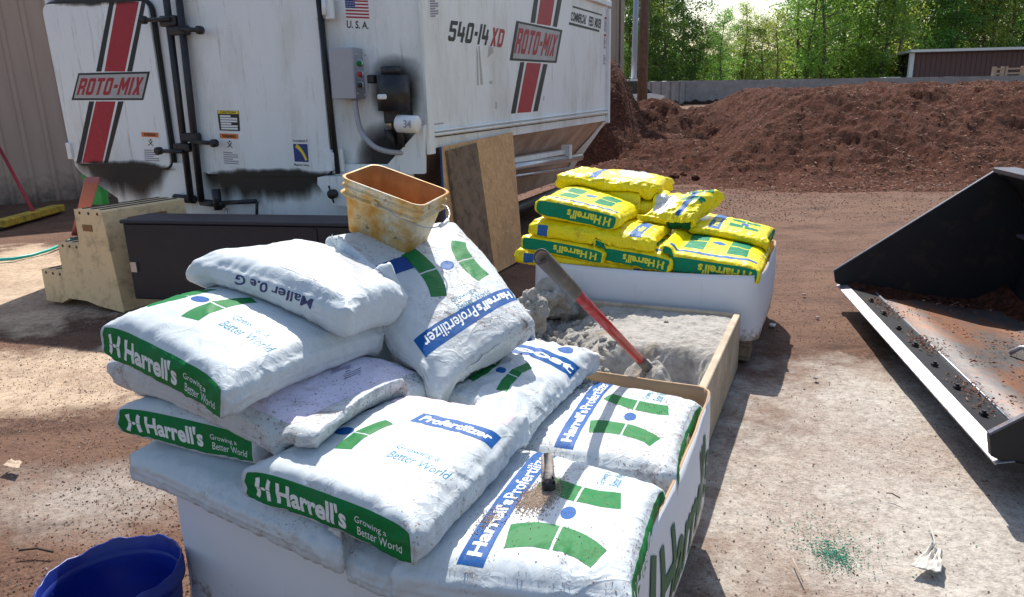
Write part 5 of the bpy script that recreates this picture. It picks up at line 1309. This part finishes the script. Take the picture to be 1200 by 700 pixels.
# crumpled bag and the big leaning bag
# torn plastic flap hanging off the leaning bag's lower end
def sheet(P4, nu, nv, amp, fr, seed, name, mat, parent=None, edge=.02):
    P00, P10, P11, P01 = [np.array(p, float) for p in P4]; n_ = np.cross(P10-P00, P01-P00); n_ /= np.linalg.norm(n_); V = []; F = []
    for i in range(nu+1):
        for j in range(nv+1):
            u, v_ = i/nu, j/nv
            p = (1-u)*(1-v_)*P00+u*(1-v_)*P10+u*v_*P11+(1-u)*v_*P01
            a = .35+.65*v_; q = Vector((u*fr*1.7, v_*fr*.8, seed))
            p = p+n_*amp*a*(1.6*noise.noise(q)+.9*(1-2*abs(noise.noise(q*2.3)))+.4*noise.noise(q*5))
            if v_ > .6: p = p+(P01-P00)*edge/ .1*.1*(v_-.6)*noise.noise(Vector((u*9, seed, 0)))*2.2
            V.append(p)
    for i in range(nu):
        for j in range(nv): F.append((i*(nv+1)+j, (i+1)*(nv+1)+j, (i+1)*(nv+1)+j+1, i*(nv+1)+j+1))
    o = mesh_obj(name, V, F, M[mat], parent); md = o.modifiers.new('s', 'SOLIDIFY'); md.thickness = .0012; return o
g = w10.g['xm']; 
a_ = w10.g['top'][1, NY]; b_ = w10.g['top'][1, 1]
sheet([a_+np.array([0, .0, .004]), b_+np.array([0, .0, .004]), Z(612, 402, .70), Z(516, 462, .655)], 36, 14, .012, 7, 3, 'torn_flap', 'flap', w10.root)
sheet([w10.g['top'][3, int(NY*.35)], w10.g['top'][9, 0]+np.array([0.004, 0, 0]), Z(622, 366, .80), Z(600, 412, .69)], 18, 14, .012, 5, 8, 'torn_flap', 'flap', w10.root)
sheet([Z(560, 468, .655), Z(600, 500, .62), Z(592, 530, .575), Z(548, 492, .62)], 14, 10, .008, 4, 5, 'torn_flap', 'flap', w9.root)

# grains spilled on the nearest bag
def grains(name, bag, spots, mat, s0, s1, label, cat, seed):
    rg = random.Random(seed); G = bag.g['top']; nu, nv = G.shape[0]-1, G.shape[1]-1; pts = []
    for (u, v_, su, sv, n_) in spots:
        for _ in range(n_):
            a = min(.98, max(.02, rg.gauss(u, su)))*nu; b = min(.98, max(.02, rg.gauss(v_, sv)))*nv; i, j = int(a), int(b); p = G[i, j]*(1-(a-i))*(1-(b-j))+G[i+1, j]*(a-i)*(1-(b-j))+G[i, j+1]*(1-(a-i))*(b-j)+G[i+1, j+1]*(a-i)*(b-j); pts.append((p[0], p[1], p[2]+.001))
    chips(name, pts, s0, s1, [M[m_] for m_ in mat], seed, .6, label=label, cat=cat)
M['sandA'] = simple('sandy powder', (.48, .38, .29), .95, 0, .2, 30)
grains('spilled_powder', w7, [(.47, .52, .035, .08, 3600), (.42, .46, .03, .05, 1300), (.30, .30, .03, .05, 500), (.5, .5, .3, .3, 350)], ['sandA', 'sandA', 'sandA', 'chipC'], .0010, .0024, 'sandy powder spilled on the printed top of the nearest white bag', 'powder', 3)
grains('dirt_specks', w8, [(.8, .75, .12, .15, 260), (.5, .5, .3, .3, 260), (.25, .8, .08, .12, 120)], ['chipB', 'chipC'], .0010, .0022, 'brown specks over the back right white bag', 'dirt', 4)
grains('green_specks', w8, [(.20, .80, .06, .14, 260), (.14, .60, .04, .2, 160)], ['green', 'green'], .0015, .0045, 'green specks on the left end of the back right white bag', 'specks', 5)

# ================================================================== YELLOW BAGS
yp = YP_.p
def yx(px, py, b): 
    return Plane(yp(0, b, 0), 114.0).px(px, py)
for t_, (a0, a1, b0, b1) in enumerate(((.04, .64, .04, .50), (.66, 1.26, .04, .50), (.04, .64, .54, 1.0), (.66, 1.26, .54, 1.0))):
    for zz in (.20, .32):
        Bag('fertilizer_bag', 'yellow bag packed low in the far sleeve beneath the other yellow bags', CAT, yp(a0, b0, zz), yp(a1, b0, zz), yp(a1, b1, zz), yp(a0, b1, zz), .13, 200+t_, 'bag_yellow', .5, 'yellow bags packed low inside the far cardboard sleeve', lift=False)
def ybag(label, A, B, C, D, T, seed, wr=1., **kw): return Bag('fertilizer_bag', label, CAT, A, B, C, D, T, seed, 'bag_yellow', wr*1.5, **kw)
def ext(P, L, dz=0., az=24): return extend(P, az, L, dz)
def ytop(b, banner=(.22, .33), emb=(.45, .76), embw=(.16, .84), line=(.86, .91), txt="Harrell's"):
    if banner: 
        b.decal('top', RECT, (banner[0], .06, banner[1], .94), 'printed_banner', 'yblue', .0012); b.decal('top', text2d(txt, .03), (banner[0]+.025, .14, banner[1]-.03, .55), 'banner_lettering', 'yellow_ink', .0026, 1)
    if emb:
        b.decal('top', EMBY, (emb[0], embw[0], emb[1], embw[1]), 'emblem', 'ygreen', .0014, 1); cx = (emb[0]+emb[1])/2; cy = (embw[0]+embw[1])/2
        b.decal('top', DOT, (cx-.05, cy-.075, cx+.05, cy+.075), 'emblem_dot', 'yblue', .002, 1)
    if line: b.decal('top', RECT, (line[0], .05, line[1], .95), 'printed_line', 'yblue', .0013)
def ystrip(b, flip=True): strip_art(b, ink='yellow_ink', ground='ygreen', flip=flip, tagline=False)
# layer on the rim
A = yx(606, 300, .035); B = yx(722, 316, .035); y9 = ybag('lowest yellow bag at the left corner, bulging over the white rim', A, B, ext(B, .42), ext(A, .42), .12, 301); y9.decal('ym', RECT, (.08, .05, .18, .85), 'printed_square', 'yblue')
A = yx(722, 317, .045); B = yx(880, 330, .045); B[2] = min(B[2], .5); y10 = ybag('lowest yellow bag at the right, squeezed along the white rim', A, B, ext(B, .42), ext(A, .42), .11, 302); y10.decal('ym', RECT, (.14, .05, .24, .8), 'printed_square', 'yblue'); y10.decal('ym', RECT, (.72, .2, .98, .95), 'printed_band', 'ygreen')
# second layer, strip ends forward
B = yx(614, 284, -.01); C = yx(706, 302, -.02); y7 = ybag('yellow bag with a green strip end, just under the two stacked bags at the left', ext(B, .62, .02), B, C, ext(C, .62, .02), .105, 303); ystrip(y7)
B = yx(697, 296, .0); C = yx(784, 312, .0); y8 = ybag('crumpled yellow bag with a green strip end in the middle of the front row', ext(B, .62, .04), B, C, ext(C, .62, .02), .115, 304, 1.8); ystrip(y8); ytop(y8, None, (.5, .8), (.2, .8))
B = yx(776, 308, .02); C = yx(888, 325, .03); y6 = ybag('plump yellow bag with a green strip end at the front right corner', ext(B, .64, .04), B, C, ext(C, .60, .01), .135, 305, .8); ystrip(y6); ytop(y6, (.05, .12), (.30, .80), (.12, .88))
A = yx(800, 272, .44); B = yx(898, 290, .44); y5 = ybag('yellow bag with a blue banner at the back right, its end facing right', A, B, ext(B, .42), ext(A, .42, .02), .12, 306, .9); ytop(y5, (.28, .42), (.50, .86), (.2, .75), None); strip_art(y5, ink='yellow_ink', ground='ygreen', tagline=False)
y5.decal('top', BLOB, (-.0+.01, .1, .22, .95), 'dusty_film', 'silver', .0014)
# back fill
ybag('shaded yellow bag behind the second layer at the left back', yp(.05, .52, .60), yp(.65, .52, .60), yp(.65, .98, .60), yp(.05, .98, .60), .13, 307)
# upper bags at the left
A = yx(622, 268, .0); B = yx(766, 290, .02); y3 = ybag('long yellow bag lying sideways under the topmost green strip bag, its flap end up', A, B, ext(B, .42, .0), ext(A, .42, .0), .125, 308, 1.2)
y3.decal('ym', RECT, (.07, .1, .15, .9), 'printed_square', 'yblue'); y3.decal('top', RECT, (.80, .02, .89, .75), 'printed_banner', 'yblue'); y3.decal('top', text2d("ells", .03), (.82, .2, .87, .5), 'banner_lettering', 'yellow_ink', .0026, 1)
ybag('yellow bag lying across the back left of the yellow stack', yp(.05, .50, .735), yp(.68, .50, .735), yp(.70, .95, .735), yp(.05, .95, .735), .12, 309)
B = yx(630, 242, .0); C = yx(722, 262, .02); y2 = ybag('topmost yellow bag with a green strip end facing the camera', ext(B, .60, .02), B, C, ext(C, .62, -.02), .125, 310, .9); ystrip(y2); ytop(y2, None, (.34, .80), (.10, .86), (.89, .93))
A = yx(752, 262, .36); B = yx(812, 262, .40); y4 = ybag('small torn open yellow bag standing in the middle, showing its pale inner film', A, B, ext(B, .30, .11)+np.array([.10, 0, 0]), ext(A, .26, .09)+np.array([.06, 0, 0]), .11, 312, 2.6, pinch=.6)
y4.decal('top', BLOB, (.02, .05, .50, .85), 'inner_film', 'silver', .002); y4.decal('top', EMB, (.5, .5, .95, .95), 'emblem', 'ygreen', .0016, 1); y4.decal('top', RECT, (.62, .08, .74, .9), 'printed_banner', 'yblue'); y4.decal('ym', RECT, (.5, .1, .95, .7), 'printed_band', 'dgreen')
A = yx(655, 212, .48); B = yx(770, 226, .54); y1 = ybag('yellow bag at the very back top with dusty clear film over its right end', A, B, ext(B, .40), ext(A, .40), .125, 311, 1.6); y1.decal('top', BLOB, (.48, .15, .90, .90), 'clear_film', 'silver', .002); y1.decal('top', RECT, (.30, .05, .38, .9), 'printed_line', 'yblue')
M['yflap'] = bag_mat('yellow flap', (.84, .66, .01), (.2, .11, .04), .3, .28)

# ================================================================== BUCKET ON THE STACK
k = NM('stained translucent plastic'); f = k.noise(11, 8, .7); c = k.ramp(f, [(.30, (.38, .15, .02)), (.42, (.62, .32, .06)), (.52, (.66, .48, .22)), (.62, (.72, .66, .52))])
sp = k.ramp(k.noise(24, 7, .75), [(.58, 0.), (.68, .8)]); c = k.mix(sp, c, (.10, .045, .02)); k.set(c, .55); k.bump(k.noise(30, 5, .6), .2, .005); M['ybucket'] = k.m
k = NM('bucket inside'); c = k.ramp(k.noise(6, 6, .65), [(.3, (.22, .075, .02)), (.6, (.48, .20, .045)), (.8, (.36, .20, .10))]); k.set(c, .6); M['ybin'] = k.m
b0 = Z(402, 272, 1.045); b1_ = Z(478, 302, .975)
ex = (b1_-b0); Wb_ = np.linalg.norm(ex); ex /= Wb_; ey0 = azd(30)+np.array([0, 0, .05]); ez = np.cross(ex, ey0); ez /= np.linalg.norm(ez); ey = np.cross(ez, ex)
SX, SY, SH = .225, .155, .175
bo = (b0+b1_)/2+ey*SY/2+ez*.004
bk = thing('square_bucket', bo, 'dirty yellow orange square bucket with a wire handle on the big leaning bag', 'bucket')
def rr_loop(hx, hy, r, z, n=7):
    L = []
    for cx, cy, a0 in ((hx-r, hy-r, 0), (-hx+r, hy-r, 90), (-hx+r, -hy+r, 180), (hx-r, -hy+r, 270)):
        for q in range(n): an = R(a0+90*q/(n-1)); L.append(bo+ex*(cx+r*math.cos(an))+ey*(cy+r*math.sin(an))+ez*z)
    return L
def shell(levels, nm, mat, parent, cap0=False, cap1=False):
    V = []; F = []
    for (hx, hy, r, z) in levels: V += rr_loop(hx, hy, r, z)
    n = len(V)//len(levels)
    for i in range(len(levels)-1):
        for j in range(n): F.append((i*n+j, i*n+(j+1) % n, (i+1)*n+(j+1) % n, (i+1)*n+j))
    if cap0: F.append(tuple(range(n))[::-1])
    if cap1: F.append(tuple((len(levels)-1)*n+j for j in range(n)))
    return mesh_obj(nm, V, F, M[mat], parent)
hx0, hy0, hx1, hy1 = SX/2*.95, SY/2*.95, SX/2*1.22, SY/2*1.28
def lv(t, e=0.): return (hx0+(hx1-hx0)*t+e, hy0+(hy1-hy0)*t+e, .022+.01*t, SH*t)
shell([(hx0-.006, hy0-.006, .02, 0), lv(.02), lv(.70), lv(.705, .010), lv(.725, .012), lv(.74, .010), lv(.745, .001), lv(.84, .001), lv(.845, .006), lv(.87, .007), lv(.885, .001), lv(.985, .001), lv(.988, .0045), lv(1.01, .0045), lv(1.012, -.002)], 'body', 'ybucket', bk, cap0=True)
shell([lv(1.012, -.002), lv(.99, -.0035), lv(.5, -.0035), lv(.03, -.0035), (hx0-.02, hy0-.02, .02, .006)], 'inside', 'ybin', bk, cap1=True)
L_ = lv(.79, .006)
for sg in (-1, 1):
    q = bo+ey*sg*(L_[1])+ez*SH*.77-ex*.01; MB().tube([q-ey*sg*.004, q+ey*sg*.006], .010, 12).build('handle_lug', M['ybucket'], bk, True)
def bail():
    P = []
    for t in np.linspace(-1, 1, 25):
        an = t*math.pi/2; rx = L_[0]+.045; y = L_[1]+.006
        P.append(bo+ey*(y*math.sin(an) if abs(t) < 1 else y*t)*1.0+ex*(-.01+(rx+.01)*math.cos(an)**.6)+ez*(SH*.77-.020*math.cos(an)+.012*math.sin(an*2)))
    return P
bp = bail(); MB().tube(bp, .0022, 6).build('wire_handle', M['zinc'], bk, True); MB().tube(bp[10:14], .0065, 10).build('handle_grip', M['signwhite'], bk, True)

# ================================================================== SHOVEL AND GRIP
M['redpole'] = simple('red fibreglass', (.45, .02, .025), .3, 0, .15, 14, (.35, .28, .22), .55); M['rubgrip'] = simple('worn rubber grip', (.075, .065, .06), .6, 0, .35, 14, (.22, .17, .13), .6, .2, 40)
G_ = np.array([.072, 1.75, 1.064]); Lw = Z(754, 426, .49); dd = (Lw-G_); Ls = np.linalg.norm(dd); dd /= Ls
t = thing('shovel', Lw, 'long red handled shovel with a dark grip stuck into the grey powder of the crate', 'shovel')
MB().tube([G_+dd*.20, Lw-dd*.02], .0155, 18).build('handle', M['redpole'], t, True)
mb = MB(); mb.tube([G_, G_+dd*.008, G_+dd*.26, G_+dd*.262], [.0200, .0210, .0200, .0175], 20, cap=False)
n = 20
gs = mb.build('grip', M['rubgrip'], t, True)
md = gs.modifiers.new('s', 'SOLIDIFY'); md.thickness = .004; md.offset = -1
MB().tube([G_+dd*.004, G_+dd*.16], .0165, 18, cap=False).build('tube_lining', M['pale'], t, True).modifiers.new('s', 'SOLIDIFY').thickness = .002
MB().tube([Lw-dd*.05, Lw+dd*.16], [.0180, .021], 18).build('socket', M['rubgrip'], t, True)
V = []; F = []; sx_ = np.cross(dd, np.array([0, 0, 1.])); sx_ /= np.linalg.norm(sx_); nn_ = np.cross(dd, sx_)
for i in range(9):
    for j in range(9):
        u = i/8; v_ = j/4-1; wd_ = .075*(1-.75*max(0, u-.6)**1.2/.33) ; V.append(Lw+dd*(.20+.13*u)+sx_*v_*wd_+nn_*(.012*v_*v_))
for i in range(8):
    for j in range(8): F.append((i*9+j, i*9+j+1, (i+1)*9+j+1, (i+1)*9+j))
mesh_obj('blade', V, F, M['blackpaint'], t).modifiers.new('s', 'SOLIDIFY').thickness = .002
# stub grip lying on the nearest bag
i_, j_ = 0, 0; G = w7.g['top']; want = np.array(Z(642, 566, .56))[:2]; dmin = ((G[..., :2]-want)**2).sum(-1); ii = np.unravel_index(dmin.argmin(), dmin.shape); gp = G[ii]
q0 = np.array([gp[0]+.002, gp[1]-.055, gp[2]+.016]); q1 = np.array([gp[0]+.004, gp[1]+.06, gp[2]+.030])
M['stub'] = simple('dusty stub', (.42, .35, .30), .85, 0, .3, 30, (.08, .06, .05), .7, .3, 60); M['stubd'] = simple('dark rubber end', (.025, .022, .022), .7)
t = thing('grip_stub', gp, 'short dusty dark grip lying on the nearest white bag', 'grip'); dz_ = (q1-q0)/np.linalg.norm(q1-q0); ux = np.cross(dz_, np.array([0, 0, 1.])); ux /= np.linalg.norm(ux); uz = np.cross(ux, dz_)
MB().box((q0+q1)/2+dz_*.006, .030, np.linalg.norm(q1-q0)-.012, .028, ux, dz_, uz, bev=.007).build('shank', M['stub'], t, True)
MB().box(q0+dz_*.002, .031, .018, .029, ux, dz_, uz, bev=.006).build('end_cap', M['stubd'], t, True)

# ================================================================== LOADER BUCKET
k = NM('worn bucket floor'); f = k.noise(2.2, 7, .7, stretch=(1.2, .6, 1)); c = k.ramp(f, [(.33, (.045, .047, .055)), (.46, (.11, .10, .10)), (.56, (.20, .095, .055)), (.75, (.27, .125, .068))])
c = k.mix(k.ramp(k.noise(14, 7, .75), [(.5, 0.), (.66, .7)]), c, (.15, .06, .032)); k.set(c, .5, .25); k.bump(k.noise(20, 6, .7), .25, .01); M['bfloor'] = k.m
M['bsteel'] = simple('worn bright steel edge', (.42, .43, .47), .42, .6, .3, 14, (.16, .085, .055), .8, .3, 40)
M['bedge'] = simple('dark worn steel', (.10, .105, .13), .4, .5, .35, 16, (.14, .08, .06), .8, .2, 40)
M['bdark'] = simple('black bucket paint', (.010, .011, .014), .5, .1, .4, 5, (.10, .045, .025), .35)
L0 = Z(981, 334, .14); L1 = Z(1165, 540, .155); LV = (L1-L0); LL = np.linalg.norm(LV); LV /= LL; LE = np.array([-LV[1], LV[0], 0]); LE *= np.sign(LE[0]); LE /= np.linalg.norm(LE)
lb = thing('loader_bucket', (L0+L1)/2+LE*.5+np.array([0, 0, -.14]), 'big open steel loader bucket with a bolted cutting edge and rusty floor', 'loader bucket')
def bq(s_, e, z): p = L0+LV*s_+LE*e; return np.array([p[0], p[1], z+(.015*s_/LL)])
cs = [(0.0, .14), (.20, .112), (.45, .075), (.70, .040), (.85, .035), (.98, .075), (1.06, .16), (1.10, .30), (1.10, .48), (1.06, .66), (.98, .80), (.88, .885)]
def shellb(cs, s0, s1, th, nm, mat, n=16):
    V = []; F = []; m_ = len(cs)
    for i in range(n+1):
        s_ = s0+(s1-s0)*i/n
        for (e, z) in cs: V.append(bq(s_, e, z))
    for i in range(n):
        for j in range(m_-1): F.append((i*m_+j, (i+1)*m_+j, (i+1)*m_+j+1, i*m_+j+1))
    o = mesh_obj(nm, V, F, M[mat], lb); md = o.modifiers.new('s', 'SOLIDIFY'); md.thickness = th; md.offset = 0; return o
shellb(cs[1:6], .0, LL, .012, 'floor_plate', 'bfloor'); shellb(cs[5:], .0, LL, .012, 'back_plate', 'bdark')
# cutting edge: bevelled plate
mb = MB(); 
mb.prism([bq(-.015, .0, .134), bq(-.015, .06, .146), bq(-.015, .215, .124), bq(-.015, .215, .096), bq(-.015, .03, .122)], LV*(LL+.03)); mb.build('cutting_edge', M['bdark'], lb)
mb = MB(); mb.add([bq(-.014, -.001, .136), bq(LL+.014, -.001, .136), bq(LL+.014, .06, .1485), bq(-.014, .06, .1485), bq(-.014, -.001, .130), bq(LL+.014, -.001, .130), bq(LL+.014, .06, .144), bq(-.014, .06, .144)], [(0, 1, 2, 3), (5, 4, 7, 6), (4, 5, 1, 0), (6, 7, 3, 2), (5, 6, 2, 1), (7, 4, 0, 3)]); mb.build('worn_lip', M['bsteel'], lb)
mb = MB(); mb.tube([bq(.05, .213, .126), bq(LL-.05, .213, .126)], .006, 6); mb.build('weld_bead', M['bsteel'], lb, True)
for j in range(9):
    s_ = .12+(LL-.24)*j/8; c_ = bq(s_, .115, .140)
    mb = MB(); mb.tube([c_, c_+np.array([0, 0, .013])], .016, 6); mb.tube([c_+np.array([0, 0, .013]), c_+np.array([0, 0, .022])], .009, 8); mb.build('bolt', M['blackpaint'], lb)
for s_, nm in ((0.006, 'side_plate'), (LL-.006, 'side_plate')):
    poly = [(-.015, .160), (-.03, .235), (.855, .892), (.98, .80), (1.06, .66), (1.10, .48), (1.10, .30), (1.06, .16), (.98, .075), (.85, .035), (.70, .040), (.45, .075), (.2, .112), (.03, .138)]
    mb = MB(); mb.prism([bq(s_-.012, e, z) for e, z in poly], LV*.024); o = mb.build(nm, M['bdark'], lb); bevel(o, .003)
    mb = MB(); a, b = bq(s_-.02, -.03, .240), bq(s_-.02, .855, .900); d_ = (b-a)/np.linalg.norm(b-a); mb.box((a+b)/2+LV*.02, np.linalg.norm(b-a), .026, .010, d_, LV, np.cross(d_, LV), bev=.003); mb.build('edge_bar', M['bedge'], lb)
mb = MB(); a, b = bq(0, .91, .905), bq(LL, .91, .905); mb.box((a+b)/2, LL, .13, .035, LV, LE, bev=.006); mb.build('top_bar', M['bedge'], lb)
mb = MB(); a, b = bq(.15, 1.02, .52), bq(LL, 1.02, .52); mb.box((a+b)/2, LL-.15, .10, .02, LV, LE, bev=.003); mb.build('inner_rib', M['bedge'], lb)
cv = [bq(1.1, .62, .07), bq(1.12, .66, .11), bq(1.2, .72, .135), bq(1.34, .80, .13)]; MB().tube(cv, .012, 8).build('bent_strap', M['bsteel'], lb, True)
# soil lying on the floor of the bucket
V = []; F = []; NS, NE = 60, 40
for i in range(NS+1):
    for j in range(NE+1):
        s_ = .02+(LL-.04)*i/NS; e = .06+.95*j/NE
        zf = np.interp(e, [c_[0] for c_ in cs[:7]], [c_[1] for c_ in cs[:7]])
        h = .05*math.exp(-(s_/.14)**2)*(1 if e > .1 else .6)+.020*noise.noise(Vector((s_*2.3, e*3.5, 4)))+.008*noise.noise(Vector((s_*9, e*11, 4)))-.018
        h += .03*smooth(.80, 1., e)
        V.append(bq(s_, e, zf+.006+h))
for i in range(NS):
    for j in range(NE): F.append((i*(NE+1)+j, (i+1)*(NE+1)+j, (i+1)*(NE+1)+j+1, i*(NE+1)+j+1))
tag(mesh_obj('loose_soil', V, F, M['mulch']), 'brown soil left on the rusty floor of the loader bucket', 'soil', kind='stuff')
rgb = random.Random(2); pts = []
for _ in range(1700):
    s_ = rgb.uniform(.02, LL-.05); e = rgb.choice([rgb.gauss(.17, .03), rgb.uniform(.1, .9), rgb.uniform(.1, .9)]); e = min(.95, max(.07, e))
    if noise.noise(Vector((s_*3, e*4, 9)))+.25 < rgb.random()*.6: continue
    p = bq(s_, e, np.interp(e, [c_[0] for c_ in cs[:7]], [c_[1] for c_ in cs[:7]])+.022); pts.append(tuple(p))
chips('soil_crumbs', pts, .004, .011, [M['chipB'], M['chipC'], M['chipB']], 6, .5, label='brown bark crumbs scattered over the loader bucket floor and bolts', cat='bark crumbs')

# ================================================================== BLUE BUCKET, SCRAPS
k = NM('blue plastic'); c = k.mix(k.ramp(k.noise(6, 5, .6), [(.4, 0.), (.7, .5)]), (.006, .025, .24), (.01, .018, .09)); k.set(c, .4); k.bump(k.noise(40, 4, .6), .1, .003); M['bluep'] = k.m
bc = Z(129, 672, .30); RB = .168
bb = thing('blue_bucket', (bc[0], bc[1], 0), 'deep blue plastic bucket with a rough rim standing at the lower left', 'bucket')
def lathe(prof, nm, mat, n=56, wob=None):
    V = []; F = []
    for r, z in prof:
        for i in range(n):
            a = 2*math.pi*i/n; rr = r*(1+.02*math.cos(2*a+.5)); zz = z+(wob(a) if (wob and z > .28) else 0); V.append((bc[0]+rr*math.cos(a), bc[1]+rr*math.sin(a), zz))
    for i in range(len(prof)-1):
        for j in range(n): F.append((i*n+j, i*n+(j+1) % n, (i+1)*n+(j+1) % n, (i+1)*n+j))
    F.append(tuple((len(prof)-1)*n+j for j in range(n)))
    return mesh_obj(nm, V, F, M[mat], bb)
wob = lambda a: .004*math.sin(7*a)+.003*math.sin(17*a)+.012*math.cos(a)
lathe([(.0, .012), (.05, .012), (RB*.80, .012), (RB*.82, .02), (RB*.95, .24), (RB*.95, .262), (RB*1.02, .264), (RB*1.02, .285), (RB, .288), (RB*1.01, .300), (RB*.99, .303), (RB*.975, .300), (RB*.93, .20), (RB*.79, .03), (RB*.7, .026)], 'body', 'bluep', wob=wob)
hp = []
for t in np.linspace(0, 1, 16):
    a = R(-62+70*t*1.6-20); hp.append((bc[0]+(RB*1.05+.004)*math.cos(a), bc[1]+(RB*1.05+.004)*math.sin(a), .272-.16*math.sin(math.pi*t)))
MB().tube(hp, .0022, 6).build('wire_handle', M['zinc'], bb, True)
# sticks, leaf, plastic scraps
M['leafb'] = simple('dry leaf', (.40, .30, .22), .8); M['twig'] = simple('dark twig', (.05, .035, .025), .9)
def lay_sheet(name, label, cat, pts, mat, amp=.01, seed=0, n=10):
    P = [Z(x, y, .004) for x, y in pts]; sh_ = sheet(P, n, n, amp, 4, seed, name, mat); 
    for v_ in sh_.data.vertices: v_.co.z = max(v_.co.z, -.012)+.012
    return tag(sh_, label, cat)
lay_sheet('dry_leaf', 'curled dry tan leaf lying on brown soil at the left edge', 'leaf', [(4, 549), (22, 553), (27, 545), (12, 543)], 'leafb', .008, 3)
M['clearfilm'] = simple('dusty clear film', (.50, .47, .42), .3, 0, .2, 30)
lay_sheet('plastic_scrap', 'crumpled clear plastic scrap lying on the dusty concrete at the lower right', 'plastic scrap', [(1066, 668), (1102, 676), (1104, 652), (1092, 643)], 'clearfilm', .012, 5, 16)
tag(MB().tube([Z(1093, 648, .012), Z(1095, 634, .016), Z(1092, 622, .014), Z(1088, 612, .01)], .0022, 6).build('film_strand', M['clearfilm'], smooth=True), 'thin pale film strand rising from the clear plastic scrap', 'strand')
for (x0, y0, x1, y1, lab) in ((22, 645, 62, 647, 'thick dark twig lying on the soil left of the blue bucket'), (1038, 578, 1055, 584, 'short dark stick on the concrete right of the green pellets'), (929, 655, 941, 682, 'thin pale straw on the dark soil patch at the lower middle')):
    a = Z(x0, y0, .004); b = Z(x1, y1, .004); m_ = (a+b)/2+np.array([0, .01, .004]); tag(MB().tube([a, m_, b], .004 if 'thick' in lab else .0022, 6).build('twig', M['twig'] if 'pale' not in lab else M['leafb'], smooth=True), lab, 'twig')
for (x, y, lab) in ((905, 381, 'crumpled white scrap on the shaded ground beside the far sleeve'), (956, 443, 'pale stone in the middle of the concrete'), (942, 345, 'small dark stone near the loader bucket tip'), (958, 372, 'pale chip of rubble between the far sleeve and the loader bucket')):
    mb = MB(); clod(mb, (0, 0, 0), .02 if 'scrap' in lab else .013, .6, 2, x, .4); o = mb.build('rubble', M['signwhite'] if 'scrap' in lab else M['pebA']); q = Z(x, y, .0); o.location = (q[0], q[1], .0); tag(o, lab, 'rubble')
